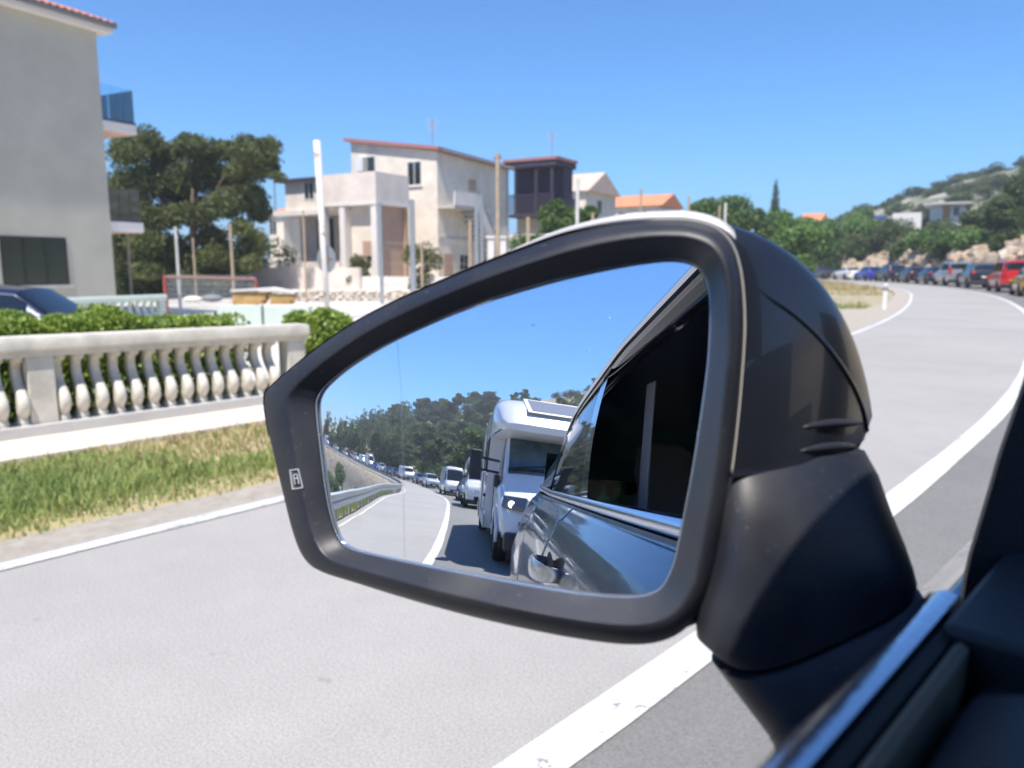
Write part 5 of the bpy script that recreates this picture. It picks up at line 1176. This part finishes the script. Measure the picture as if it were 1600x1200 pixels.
# local: front of the bonnet at y=+2.9, coach body from y=+.9 back to -4.1
cabp = [(.2, .38, 1.30, 2.30, 1.0, .84), (.9, .38, 1.30, 2.28, 1.0, .84), (1.30, .38, 1.28, 2.22, 1.0, .84), (1.75, .38, 1.26, 1.82, 1.0, .86), (2.08, .38, 1.24, 1.42, 1.0, .88), (2.30, .38, 1.18, 1.26, .99, .88), (2.6, .40, 1.0, 1.06, .97, .88), (2.82, .42, .82, .86, .93, .84), (2.9, .46, .62, .64, .85, .78)]
ys, G = surfgrid(cabp, 2); rings = [[tuple(p) for p in r_]+[(-p[0], p[1], p[2]) for p in r_[::-1][1:-1]] for r_ in G]
autosmooth(fixn(MB().loft(rings).build('cab', wp_, mhm)), 42)
for sd_ in (-1, 1):
    patch(ys, G, lambda a: 1.02, lambda a: 1.86-.50*a, 7.1, 9, sd_, .008, 'side_window', M['car_glass'], mhm)
    MB().add([(sd_*(W2-.012), 1.0, .50), (sd_*(W2-.012), 1.0, 1.25), (sd_*(W2-.012), 1.006, 1.25), (sd_*(W2-.012), 1.006, .50)], [(0, 1, 2, 3)]).build('door_gap', M['rubber'], mhm)
def cabS(y, xk):
    k = 13-abs(xk)*3.3; i = np.clip(np.searchsorted(ys, y)-1, 0, len(ys)-2); t_ = (y-ys[i])/(ys[i+1]-ys[i]); j = int(min(k, 12.99)); f = k-j
    p = (G[i, j]*(1-t_)+G[i+1, j]*t_)*(1-f)+(G[i, j+1]*(1-t_)+G[i+1, j+1]*t_)*f; return (math.copysign(p[0], xk) if xk else 0, p[1]+.012, p[2]+.010)
for nm, ya_, yb_, m_, lift in (('windscreen', 2.05, 1.22, M['car_glass'], 0),):
    vv = []; ff = []
    for i in range(8):
        for j in range(11): vv.append(cabS(ya_+(yb_-ya_)*i/7, (-1+j/5)*.97))
    for i in range(7):
        for j in range(10): ff.append((i*11+j, i*11+j+1, (i+1)*11+j+1, (i+1)*11+j))
    ws_ = MB().add(vv, ff).build(nm, mat('windscreen_glass', (.05, .13, .15), .05, spec=.9, c2=(.015, .03, .04), scale=2.2), mhm, sm=True)  # opaque pane; teal mottling painted in for reflections and cabin shapes
wr_ = MB(); edge = [Vector(cabS(1.99, (-1+j/5)*.98)) for j in range(11)]; wr_.tube(edge, .03, 6); wr_.build('windscreen_seal', M['rubber'], mhm)
for a, b_ in (((-.75), (-.05)), ((.05), (.75))):
    w1 = Vector(cabS(1.99, a)); w2 = Vector(cabS(1.93, b_)); MB().tube([w1+Vector((0, .03, .03)), w2+Vector((0, .03, .03))], .014, 5).build('wiper', M['rubber'], mhm)
# coach body with a sloping cap above the cab
cb = []
for y, zb, zt, wd, wt in ((-4.1, .45, 2.70, 1.10, 1.02), (-4.0, .40, 2.80, 1.15, 1.08), (.35, .40, 2.84, 1.15, 1.08), (.95, .40, 2.84, 1.15, 1.08)):
    cb.append([(-wd, y, zb), (-wd, y, zb+1.4), (-wd, y, zt-.16), (-wt, y, zt-.02), (-wt*.8, y, zt+.02), (wt*.8, y, zt+.02), (wt, y, zt-.02), (wd, y, zt-.16), (wd, y, zb+1.4), (wd, y, zb)])
autosmooth(fixn(MB().loft(cb).build('coach_body', wp_, mhm)), 30)
cap = []
for y, zb, zt, wd in ((.951, 2.05, 2.862, 1.15), (1.15, 2.06, 2.84, 1.14), (1.5, 2.09, 2.66, 1.10), (1.80, 2.15, 2.42, 1.04), (1.92, 2.20, 2.32, .94)):
    cap.append([(wd*np.sign(math.cos(q))*abs(math.cos(q))**.35, y, (zb+zt)/2+(zt-zb)/2*np.sign(math.sin(q))*abs(math.sin(q))**.45) for q in np.linspace(0, 2*math.pi, 33)[:-1]])
autosmooth(fixn(MB().loft(cap).build('roof_cap', wp_, mhm)), 40)
sk = MB().add([(-.55, 1.66, 2.50), (.55, 1.66, 2.50), (.62, 1.02, 2.84), (-.62, 1.02, 2.84), (-.55, 1.68, 2.58), (.55, 1.68, 2.58), (.62, 1.02, 2.915), (-.62, 1.02, 2.915)], [(0, 3, 2, 1), (4, 5, 6, 7), (0, 1, 5, 4), (1, 2, 6, 5), (2, 3, 7, 6), (3, 0, 4, 7)]); sk.build('skylight_frame', mat('skylight_frame', (.30, .31, .33), .4, .5), mhm, bevel=.015)
MB().add([(-.46, 1.62, 2.616), (.46, 1.62, 2.616), (.52, 1.08, 2.892), (-.52, 1.08, 2.892)], [(0, 1, 2, 3)]).build('skylight_pane', mat('skylight_pane', (.32, .31, .32), .10, spec=.9), mhm)
MB().tube([(-1.16, .5, 2.16), (-1.16, 1.1, 2.12), (-1.10, 1.5, 2.14), (-1.0, 1.78, 2.2)], .018, 5).build('cap_stripe', cpaint('stripe', (.02, .05, .2)), mhm)
for y0, y1, z0, z1 in ((-.55, .80, 1.42, 2.10), (-3.4, -2.5, 1.45, 2.05)):
    for sd_ in (-1, 1): MB().b2((sd_*1.152, y0, z0), (sd_*1.175, y1, z1)).build('side_window', M['car_glass'], mhm, bevel=.03)
MB().b2((-1.165, -2.2, .62), (-1.153, -1.5, 2.35)).build('habitation_door', mat('door_panel_white', (.70, .70, .71), .4), mhm, bevel=.01)
MB().b2((-1.17, -4.0, .40), (-1.153, 1.0, .62)).build('skirt', mat('skirt_grey', (.45, .46, .48), .5), mhm)
ty, rm = wheels(.35, .23)
for y in (2.05, -2.35):
    for sd_ in (-1, 1):
        o = share('wheel', ty, mhm, (sd_*(.90 if y > 0 else 1.02), y, .35)); share('rim', rm, o)
        xx = sd_*(1.003 if y > 0 else 1.172)
        MB().add([(xx, y+.46*math.cos(q), .36+.46*math.sin(q)) for q in np.linspace(-.1, math.pi+.1, 19)], [tuple(range(19))]).build('wheel_arch', M['rubber'], mhm)
        if y > 0: MB().tube([(sd_*1.0, y+.50*math.cos(q), .36+.50*math.sin(q)) for q in np.linspace(.0, math.pi, 15)], .035, 6).build('arch_lip', wp_, mhm, sm=True)
for sd_ in (-1, 1):
    MB().box((sd_*.70, 2.70, .97), (.42, .30, .20), Matrix.Rotation(-sd_*.5, 4, 'Z') @ Matrix.Rotation(.35, 4, 'X')).build('headlight', mat('headlamp_dark', (.16, .17, .19), .1, .3, coat=1), mhm, bevel=.03)
    lb = mat('lit_lamp', (.9, .88, .8), .2); lb.node_tree.nodes['Principled BSDF'].inputs['Emission Color'].default_value = (1, .93, .8, 1); lb.node_tree.nodes['Principled BSDF'].inputs['Emission Strength'].default_value = 5
    MB().prism([(.05*math.cos(q), .05*math.sin(q)) for q in np.linspace(0, 6.28, 17)[:-1]], 0, .03, Matrix.Translation((sd_*.80, 2.80, .98)) @ Matrix.Rotation(-math.pi/2, 4, 'X')).build('headlight_bulb', lb, mhm)
    mm_ = MB().box((sd_*1.42, 1.92, 1.55), (.22, .16, .46)).build('door_mirror', M['black_plastic'], mhm, bevel=.04)
    for zz in (1.66, 1.46): MB().tube([(sd_*1.32, 1.90, zz), (sd_*.98, 1.72, zz-.02)], .025, 6).build('mirror_arm', M['black_plastic'], mhm)
    MB().box((sd_*1.0, 1.62, 1.30), (.10, .42, .22)).build('mirror_base', M['black_plastic'], mhm, bevel=.03)
MB().box((0, 2.93, .42), (1.82, .22, .30)).build('bumper', M['black_plastic'], mhm, bevel=.06)
MB().box((0, 2.90, .66), (1.35, .10, .17)).build('grille', M['rubber'], mhm, bevel=.03)
for k in range(4): MB().box((0, 2.955, .60+k*.038), (1.25, .02, .014)).build('grille_slat', M['metal'], mhm)
MB().prism([(.10*math.cos(q), .10*math.sin(q)) for q in np.linspace(0, 6.28, 21)[:-1]], 0, .015, Matrix.Translation((0, 2.90, .80)) @ Matrix.Rotation(-math.pi/2, 4, 'X')).build('badge', M['chrome'], mhm)
MB().tube([(-1.002, 1.0, 1.28), (-1.004, 1.0, .52), (-1.004, 1.50, .50)], .008, 5).build('door_seam', M['rubber'], mhm)
for yy in (-1.45, -2.25, .3): MB().b2((-1.1545, yy, .66), (-1.1525, yy+.012, 2.6)).build('panel_seam', M['rubber'], mhm)
MB().box((-1.19, 1.35, 1.02), (.05, .22, .05)).build('door_handle', M['black_plastic'], mhm, bevel=.01)
MB().box((0, 3.05, .45), (.50, .012, .11)).build('number_plate', M['plate'], mhm)
MB().box((0, -.6, .42), (1.9, 6.6, .24)).build('chassis', M['rubber'], mhm)
# ---------------------------------------------------------------- guard rail on the inside of the bend behind
gr = empty('guard_rail', (-4.4, -5, 0)); tag(gr, 'long galvanised guard rail on posts along the inside of the bend behind us', 'guard rail')
def goff(s): return -left_w(s)-.30
rg = []
for s in np.arange(-172, -2.0, .5):
    x, y, z, h = road(s, goff(s)); nx, ny = math.cos(h), math.sin(h); z += .40
    rg.append([(x+nx*a, y+ny*a, z+b_) for a, b_ in ((0, -.16), (.05, -.13), (.055, -.06), (.01, -.01), (.01, .01), (.055, .06), (.05, .13), (0, .16), (-.012, .15), (-.012, -.15))])
o = autosmooth(fixn(MB().loft(rg).build('rail', M['metal'])), 50); o.parent = gr; o.matrix_parent_inverse = Matrix.Translation((4.4, 5, 0))
pm_ = MB().b2((-.03, -.05, -.9), (.03, .05, .54)).build('p', M['metal']); pme = pm_.data; bpy.data.objects.remove(pm_)
s = -3.0; k = 0
while s > -150:
    x, y, z, h = road(s, goff(s)-.06); o = share('post', pme, gr, (x+4.4, y+5, z), (0, 0, h)); s -= 1.05 if s > -45 else 2.1
# white edge marker behind the rail
x, y, z, h = road(-9.6, goff(-9.6)-.5); o = MB().prism([(-.07, -.05), (.07, -.05), (.05, .05), (-.05, .05)], -.6, .55).build('rail_marker', M['white_paint']); o.location = (x, y, z); tag(o, 'short white marker behind the guard rail, at the mirror left edge', 'marker')

# ---------------------------------------------------------------- vegetation
def trunk_mesh(h, r0, lean, nlimb, spread, seed, m=M['bark']):
    r = random.Random(seed); mb = MB(); pts = [(0, 0, -.6)]+[(lean*a*a*math.cos(seed), lean*a*a*math.sin(seed), h*a) for a in (.12, .3, .5, .7, .88, 1)]
    mb.tube(pts, [r0*1.25, r0*1.05, r0*.85, r0*.7, r0*.52, r0*.35, r0*.12], 8)
    for k in range(nlimb):
        a = r.uniform(.35, .9); b0 = Vector((lean*a*a*math.cos(seed), lean*a*a*math.sin(seed), h*a)); q = r.uniform(0, 6.28); L = spread*r.uniform(.5, 1)*(1.15-a*.6)
        mb.tube([b0, b0+Vector((math.cos(q)*L*.5, math.sin(q)*L*.5, L*.22)), b0+Vector((math.cos(q)*L, math.sin(q)*L, L*.5))], [r0*.4, r0*.25, r0*.08], 5)
    o = mb.build('t', m, sm=True); me = o.data; bpy.data.objects.remove(o); return me
def crown_mesh(L, n, size, m, seed, k=1.8, up_=.1, asp=1):
    o = leaves(n, lobes(L, k), size, 'crown', m, None, seed, up_, asp); me = o.data; bpy.data.objects.remove(o); return me
def rnd_lobes(seed, h, w, n, z0=.35, flat=.75, r0=.30):
    r = random.Random(seed); L = []
    for i in range(n):
        z = h*(z0+(1-z0)*r.random()**.8*.86); env = math.sin(math.pi*min(1, max(0, (z/h-z0*.6)/(1-z0*.6))))**.55; q = r.uniform(0, 6.28); rad = w/2*env*r.random()**.5*.85; s_ = w*r0*r.uniform(.6, 1.15)
        L.append((rad*math.cos(q), rad*math.sin(q), z, s_, s_, s_*flat))
    return L
def conifer_lobes(seed, h, w):
    r = random.Random(seed); L = []
    for i in range(9):
        a = i/9; z = h*(.16+.80*a); ww = w/2*(1-a)**.8+.15
        for k in range(max(1, int(4*(1-a)))): q = r.uniform(0, 6.28); L.append((ww*.45*math.cos(q), ww*.45*math.sin(q), z+r.uniform(-.3, .3), ww*.62, ww*.62, h*.075))
    return L
# the big pine behind the red gate, clumped crown traced against the sky
pd = 44; Pp = at(302, 417, pd); Pp[2] = hz(Pp[0], Pp[1]); sc_ = pd/FPX
pine = empty('pine_tree', tuple(Pp)); tag(pine, 'large spreading dark green pine beside the tall grey house', 'pine tree')
ploc = [(200, 235, 30, 36), (232, 222, 26, 26), (262, 240, 34, 30), (296, 222, 28, 22), (318, 236, 30, 28), (350, 240, 26, 26), (385, 232, 26, 22), (415, 228, 22, 20), (428, 250, 18, 24), (400, 262, 30, 26), (432, 275, 16, 10), (362, 275, 34, 30), (322, 275, 36, 34), (280, 285, 36, 34), (236, 280, 38, 36), (195, 290, 34, 40), (215, 330, 38, 36), (262, 330, 38, 34), (305, 328, 40, 32), (350, 322, 38, 30), (392, 306, 28, 26), (402, 335, 20, 20), (380, 352, 26, 22), (232, 372, 30, 28), (200, 395, 34, 36), (180, 345, 28, 40), (270, 385, 26, 24), (330, 372, 22, 18), (395, 385, 22, 28), (345, 405, 24, 24), (305, 405, 26, 24), (240, 415, 34, 26), (385, 415, 26, 22), (288, 432, 34, 18), (340, 436, 34, 16)]
PL = []
rg2 = random.Random(4)
for px, py, rx, rz2 in ploc:
    for j in range(3):
        dd = rg2.uniform(-2.6, 2.8)*(1 if j else .2); q = at(px+rg2.uniform(-.3, .3)*rx, py+rg2.uniform(-.3, .3)*rz2, pd+dd)-Pp
        k_ = rg2.uniform(.62, 1.02); PL.append((q[0], q[1], q[2], rx*sc_*k_, rx*sc_*k_, rz2*sc_*k_*.85))
share('crown', crown_mesh(PL, 95000, .165, M['pine'], 21, .9, .2), pine)
tb = MB(); tb.tube([(0, 0, -.3), (.1, .05, 1.2), (-.1, .1, 2.6), (.2, 0, 4.2), (.3, .1, 6.2)], [.30, .25, .2, .15, .06], 9)
for q in PL[::9]: tb.tube([(random.uniform(-.1, .2), 0, random.uniform(1.4, 4.5)), (q[0]*.5, q[1]*.5, q[2]*.7+.3), (q[0], q[1], q[2])], [.11, .07, .03], 5)
tb.build('trunk', M['bark'], pine, sm=True)
# understorey shrubs filling the shade below it
UG = 'dark shrubs in the shade under the pine'
for k, (px, py, d, rx, lb) in enumerate([(195, 425, 47, 34, 'dark shrub against the wall end under the pine'), (238, 438, 46, 28, 'lighter green low shrub left of the pine trunk'), (292, 425, 50, 36, 'broad dark shrub directly behind the pine trunk'), (345, 418, 50, 36, 'dark shrub right of the pine trunk'), (395, 408, 50, 30, 'dark shrub beside the pale garden wall')]):
    rx *= 1.35; P = at(px, 417, d); z0 = hz(P[0], P[1]); o = empty('shrub', (P[0], P[1], z0)); tag(o, lb, 'shrub', UG); w_ = 2*rx*d/FPX
    share('foliage', crown_mesh(rnd_lobes(60+k, 3.2, w_*1.25, 9, .08, .9, .34), 5500, .2, M['leaf_dark'], 60+k), o); MB().tube([(0, 0, -.2), (.05, 0, 1.2)], [.08, .04], 5).build('stem', M['bark'], o)
# green trees beyond the mirror top
def tree_at(px0, px1, pyt, d, m, label, seed, n=7000, size=.22, name='broadleaf_tree', cat='tree', group=None, zb=None, nl=14, z0=.22, flat=.8):
    P = at((px0+px1)/2, 417, d); zg = hz(P[0], P[1]) if zb is None else zb; w_ = (px1-px0)*d/FPX; h = zat(pyt, d)-zg
    o = empty(name, (P[0], P[1], zg)); tag(o, label, cat, group)
    share('crown', crown_mesh(rnd_lobes(seed, h*.98, w_, nl, z0, flat), n, size, m, seed), o); share('trunk', trunk_mesh(h*.8, .02*h+.05, .3, 6, w_*.4, seed), o); return o
tree_at(838, 905, 305, 48, M['leaf'], 'light green tree in front of the dark timber house', 31, 9000, .20)
tree_at(880, 950, 312, 52, M['leaf'], 'green tree behind the tall pale post', 32, 8000, .2)
tree_at(935, 1005, 330, 56, M['leaf'], 'green tree in front of the orange roofed house', 33, 7000, .2)
tree_at(990, 1050, 345, 60, M['leaf'], 'low green tree just right of the orange roofed house', 34, 5000, .22)
ol = tree_at(800, 858, 362, 42, M['leaf'], 'oleander bush with red flowers behind a tan post', 35, 5000, .15, 'oleander', 'bush')
o = leaves(900, lobes([(0, 0, 1.0, 1.1, 1.0, 1.05)], 4), .16, 'flowers', M['flower'], ol, 36)
tree_at(632, 688, 372, 41, M['leaf_olive'], 'thin pale olive tree beside the thick grey post', 37, 2500, .14, 'olive_tree')
tree_at(540, 580, 395, 44, M['leaf_olive'], 'small climbing plant at the foot of the terrace pillar', 38, 1800, .14, 'climber', 'plant')
TG = 'leafy trees forming the green mass right of the houses'
for k, (a, b_, t0, d, lb) in enumerate([(1066, 1120, 308, 75, 'leftmost rounded tree of the green mass, next to the tan post'), (1100, 1165, 292, 78, 'tallest tree of the green mass, behind the close pair of posts'), (1150, 1205, 318, 72, 'tree of the green mass, left of the cypress'), (1185, 1250, 325, 76, 'tree of the green mass, right below the cypress'), (1225, 1278, 312, 84, 'tree with a pointed top right of the cypress'), (1215, 1275, 352, 70, 'low broad tree just above the mirror cap'), (1262, 1305, 345, 100, 'dark tree over the brown shed'), (1290, 1345, 340, 108, 'rounded tree over the bright white wall'), (1330, 1385, 352, 106, 'tree in front of the blue roof'), (1372, 1425, 344, 98, 'dark rounded tree right of the blue roof'), (1325, 1350, 326, 118, 'narrow tree top left of the blue roof')]):
    tree_at(a-4, b_+8, t0, d, M['leaf'] if k not in (9,) else M['leaf_dark'], lb, 40+k, 6500, .30, group=TG, nl=12)
# cypress
P = at(1206, 417, 92); zg = 0; h = zat(291, 92)
o = empty('cypress', (P[0], P[1], zg)); tag(o, 'single dark pointed cypress rising out of the green trees', 'cypress')
share('crown', crown_mesh([(0, 0, h*a, .85*(1-a)**.45+.08, .85*(1-a)**.45+.08, h*.09) for a in np.linspace(.12, .97, 12)], 5000, .2, M['leaf_dark'], 77, 1.5, 1), o); share('trunk', trunk_mesh(h*.9, .15, 0, 0, 1, 5), o)
# shared meshes for the hillsides
bush_me = [crown_mesh(rnd_lobes(100+k, 1, 1.25, 9, .1, .8, .34), 900, .13, M['leaf_dark'], 100+k) for k in range(4)]
obush_me = [crown_mesh(rnd_lobes(110+k, 1, 1.3, 8, .1, .8, .34), 700, .12, M['leaf_olive'], 110+k) for k in range(2)]
lbush_me = [crown_mesh(rnd_lobes(115+k, 1, 1.25, 9, .1, .8, .34), 900, .12, M['leaf'], 115+k) for k in range(2)]
con_me = [crown_mesh(conifer_lobes(120+k, 1, .36+.06*k), 1500, .055, M['leaf_dark'], 120+k, 1.3) for k in range(4)]
rpi_me = [crown_mesh(rnd_lobes(130+k, 1, .62, 13, .30, .6, .24), 1500, .075, M['leaf_dark'], 130+k) for k in range(4)]
tr_me = [trunk_mesh(.8, .028, .03, 3, .2, 140+k) for k in range(2)]
def plant(kind, x, y, h, wk, label, name, cat, group, r):
    z = hz(x, y); o = empty(name, (x, y, z-.05), r.uniform(0, 6.28)); tag(o, label, cat, group)
    me = r.choice(dict(bush=bush_me, obush=obush_me, lbush=lbush_me, con=con_me, rpi=rpi_me)[kind]); c_ = share('crown', me, o, scale=(h*wk, h*wk, h))
    if kind in ('con', 'rpi'): share('trunk', r.choice(tr_me), o, scale=(h, h, h))
    else: share('stem', tr_me[0], o, scale=(h*.7, h*.7, h*.7))
    return o
r = random.Random(9)
G1 = 'bushes on the slope above the queue ahead'
def free(x, y):
    S, D = nearest(x, y); return S[0], D[0]
n_ = 0; tries = 0
while n_ < 150 and tries < 3000:                                           # slope above the rock cut, ahead
    s = r.uniform(38, 135); d_ = 9.0+r.random()**1.3*48; x, y, _, _ = road(s, d_)
    px, py = project((x, y, 5)); 
    if not (1255 < px < 1680): continue
    S_, D_ = free(x, y)
    if D_ < 8.6: continue
    if d_ < 14.5 and 40 < s < 84: continue
    hh = r.uniform(1.6, 3.2)+(1.0 if d_ > 20 else 0); kd = r.choice(['bush', 'bush', 'lbush', 'lbush', 'obush'])
    lim = np.interp(px, [1255, 1330, 1400, 1430, 1530, 1560, 1620], [395, 358, 352, 352, 350, 300, 250]); z_ = hz(x, y)
    while hh > 1.0 and project((x, y, z_+hh*1.05))[1] < lim: hh -= .3
    if project((x, y, z_+hh*1.05))[1] < lim: tries += 1; continue
    lb = {'bush': 'dark evergreen bush on the slope above the queue ahead, one of many alike', 'lbush': 'fresh green bush on the slope above the queue ahead, one of many alike', 'obush': 'dry olive coloured bush on the slope above the queue ahead, one of many alike'}[kd]
    plant(kd, x, y, hh, 1.15, lb, 'bush', 'bush', G1, r); n_ += 1
G2 = 'bushes dotted over the pale rocky ridge'
n_ = 0
while n_ < 150:
    az = R(r.uniform(7, 23)); dd = r.uniform(125, 290); x, y = -math.sin(az)*dd, math.cos(az)*dd
    if free(x, y)[1] < 14: continue
    kd = r.choice(['bush', 'bush', 'obush']); plant(kd, x, y, r.uniform(1.2, 2.6), 1.6, 'dark round bush on the pale rocky ridge at right, one of many alike' if kd == 'bush' else 'olive bush on the pale rocky ridge at right, one of many alike', 'bush', 'bush', G2, r); n_ += 1
# dark tall trees at the right edge
for k, (px0, px1, t0, d, lb) in enumerate([(1562, 1625, 262, 78, 'tall dark tree at the right edge above the red car'), (1575, 1660, 232, 84, 'tallest dark tree, cut by the right edge'), (1528, 1580, 300, 74, 'dark tree left of the tall ones at the right edge'), (1500, 1545, 318, 88, 'dark green tree right of the hillside house'), (1430, 1470, 350, 92, 'green tree below the hillside house'), (1545, 1565, 365, 68, 'narrow dark shrub above the black estate'), (1586, 1690, 225, 66, 'nearest dark tree, mostly outside the right edge')]):
    tree_at(px0, px1, t0, d, M['leaf_dark'], lb, 200+k, 8000, .30, group='tall dark trees near the right edge', nl=14, z0=.08)
# a few pale boulders bedded in the rock cut
bm_ = mat('boulder', (.46, .39, .31), .95, c2=(.33, .24, .16), scale=2, bump=.5, bscale=8, rnd=.15)
bms = []
for v__ in range(5):
    bm = bmesh.new(); bmesh.ops.create_icosphere(bm, subdivisions=2, radius=.5)
    for vv in bm.verts: vv.co *= 1+.28*math.sin(vv.co.x*9+v__)*math.cos(vv.co.y*8+2*v__)+random.uniform(-.10, .10)
    me = bpy.data.meshes.new('boulder'); bm.to_mesh(me); bm.free(); me.materials.append(bm_); bms.append(me)
n_ = 0
while n_ < 210:
    s = r.uniform(40, 118); d_ = r.uniform(6.4, 9.6); x, y, _, _ = road(s, d_); z = hz(x, y); w_ = r.uniform(.7, 2.2)
    o = share('boulder', r.choice(bms), None, (x, y, z+.1), (r.uniform(0, 3), r.uniform(0, 3), r.uniform(0, 3)), (w_, w_*.8, w_*r.uniform(.8, 1.3)))
    o.parent = ground_o; n_ += 1
# wooded hill behind, seen in the mirror
G3 = 'pines covering the hillside behind, seen in the mirror'
n_ = 0
def rear_place(d0, d1, s0, s1):
    s = r.uniform(s0, s1); d_ = d0+(d1-d0)*r.random(); x, y, _, _ = road(s, d_); return s, d_, x, y
while n_ < 270:
    s, d_, x, y = rear_place(8, 105, -175, -24)
    S_, D_ = free(x, y)
    if D_ < 7.5 or y > -22: continue
    ra = math.degrees(math.atan2(-x, -y))
    if ra < -16 or ra > 48: continue
    dist = math.hypot(x, y); hh = r.uniform(5.0, 8.5)*(1 if dist > 70 else .75)
    if ra < 3: hh *= .72
    kd = 'con' if (ra > 12 and r.random() < .75) or r.random() < .2 else 'rpi'
    if ra < 1 and D_ > 60 and r.random() < .72: kd = 'bush'; hh = r.uniform(1.5, 2.6)
    lb = {'con': 'pointed dark conifer on the hillside behind us, one of many alike', 'rpi': 'rounded dark pine on the hillside behind us, one of many alike', 'bush': 'low scrub bush on the dry ridge behind us, one of many alike'}[kd]
    plant(kd, x, y, hh, r.uniform(1.1, 1.5), lb, {'con': 'conifer', 'rpi': 'pine_tree', 'bush': 'bush'}[kd], 'bush' if kd == 'bush' else 'tree', G3 if kd != 'bush' else 'scrub on the dry ridge behind, seen in the mirror', r); n_ += 1
def scatter_stuff(name, label, places, meshes, m):      # one ground-cover mesh: (x, y, height, width factor)
    A_ = []; q = np.random.default_rng(len(places))
    cos_ = []
    for me in meshes:
        c = np.empty(len(me.vertices)*3); me.vertices.foreach_get('co', c); cos_.append(c.reshape(-1, 3))
    for (x, y, h, wk) in places:
        c = cos_[q.integers(len(cos_))]; a = q.uniform(0, 6.28); ca, sa = math.cos(a), math.sin(a)
        A_.append(np.stack([(c[:, 0]*ca-c[:, 1]*sa)*h*wk+x, (c[:, 0]*sa+c[:, 1]*ca)*h*wk+y, c[:, 2]*h+hz(x, y)-.1], 1))
    V_ = np.concatenate(A_); n = len(V_)//4; me = bpy.data.meshes.new(name); me.vertices.add(4*n); me.vertices.foreach_set('co', V_.ravel()); me.loops.add(4*n); me.loops.foreach_set('vertex_index', np.arange(4*n))
    me.polygons.add(n); me.polygons.foreach_set('loop_start', np.arange(0, 4*n, 4)); me.polygons.foreach_set('loop_total', np.full(n, 4)); me.update(calc_edges=True); me.materials.append(m)
    o = bpy.data.objects.new(name, me); col.objects.link(o); tag(o, label, 'undergrowth', kind='stuff'); return o
pls = {'a': [], 'b': [], 'c': []}
n_ = 0
while n_ < 420:
    s, d_, x, y = rear_place(7, 80, -170, -14) if n_ < 340 else rear_place(-26, -7.5, -140, -12)
    S_, D_ = free(x, y)
    if abs(D_) < 6.6: continue
    hh = r.uniform(1.8, 3.8) if D_ > 0 else r.uniform(1.5, 3.5)
    if D_ < 0: hh = min(hh, max(1.0, zr(S_)-.6-hz(x, y)))
    pls[r.choice('aabc')].append((x, y, hh, 1.4)); n_ += 1
scatter_stuff('undergrowth', 'dense dark undergrowth covering the hillside behind, seen in the mirror', pls['a'], bush_me, M['leaf_dark'])
scatter_stuff('undergrowth', 'olive brown scrub patches between the trees behind, seen in the mirror', pls['b'], obush_me, M['leaf_olive'])
scatter_stuff('undergrowth', 'fresh green scrub along the road behind, seen in the mirror', pls['c'], lbush_me, M['leaf'])
# grass tufts: behind the rail, on the gravel island ahead, along the shoulder
def rdgrass(n, s0, s1, o0, o1, h, name, label, seed, m=None, dn=None, s_=2.0):
    q = np.random.default_rng(seed); g_ = grass(n, 0, 1, 0, 1, h, name, seed, m=m, s=s_); me = g_.data; co = np.empty(len(me.vertices)*3); me.vertices.foreach_get('co', co); co = co.reshape(-1, 5, 3)
    base = (co[:, 0, :2]+co[:, 1, :2])/2; ss = s0+(s1-s0)*base[:, 0]; oo = o0+(o1-o0)*base[:, 1]
    k = noise2(ss*1.0, oo*1.0, 2.2, 8) > (dn if dn is not None else -9)
    P_ = np.array([road(a, (b_ if b_ > 0 else -left_w(a)+b_))[:2] for a, b_ in zip(ss, oo)]); zz = height(P_[:, 0], P_[:, 1])
    co[:, :, 0] += (P_[:, 0]-base[:, 0])[:, None]; co[:, :, 1] += (P_[:, 1]-base[:, 1])[:, None]; co[:, :, 2] += (zz+.03)[:, None]
    co[~k] = co[~k][:, :1, :]*0-np.array([0, 0, 3.0]) if (~k).any() else co[~k]
    me.vertices.foreach_set('co', co.ravel()); me.update(); tag(g_, label, 'grass', kind='stuff'); return g_
rdgrass(16000, -30, -4, -3.6, -.6, .22, 'grass', 'green grass behind the guard rail, at the mirror left edge', 31)
rdgrass(9000, 20, 34, -3.9, -1.2, .16, 'grass', 'patchy grass on the gravel island by the white marker post', 32, dn=.15, s_=3)
rdgrass(9000, 30, 100, -6, -1.2, .25, 'dry_grass', 'dry grass along the inner verge of the bend ahead', 33, m=drym, dn=0, s_=4)
rdgrass(9000, 40, 118, 5.4, 8.5, .45, 'dry_grass', 'dry grass tufts at the foot of the rock cut', 34, m=drym, dn=.1, s_=5)

# ---------------------------------------------------------------- haze volume, added to wash out dark tones as lens veiling does
hm_ = bpy.data.materials.new('haze'); hm_.use_nodes = True; t = hm_.node_tree
for n in list(t.nodes):
    if n.type != 'OUTPUT_MATERIAL': t.nodes.remove(n)
pv = t.nodes.new('ShaderNodeVolumePrincipled'); pv.inputs['Color'].default_value = (.90, .94, 1, 1); pv.inputs['Density'].default_value = .0009; pv.inputs['Anisotropy'].default_value = .2
t.links.new(pv.outputs[0], t.nodes['Material Output'].inputs['Volume'])
o = MB().b2((-1500, -1500, -25), (1500, 1500, 75)).build('haze', hm_); tag(o, 'thin pale haze added over the whole place to wash out dark tones', 'haze', kind='stuff')
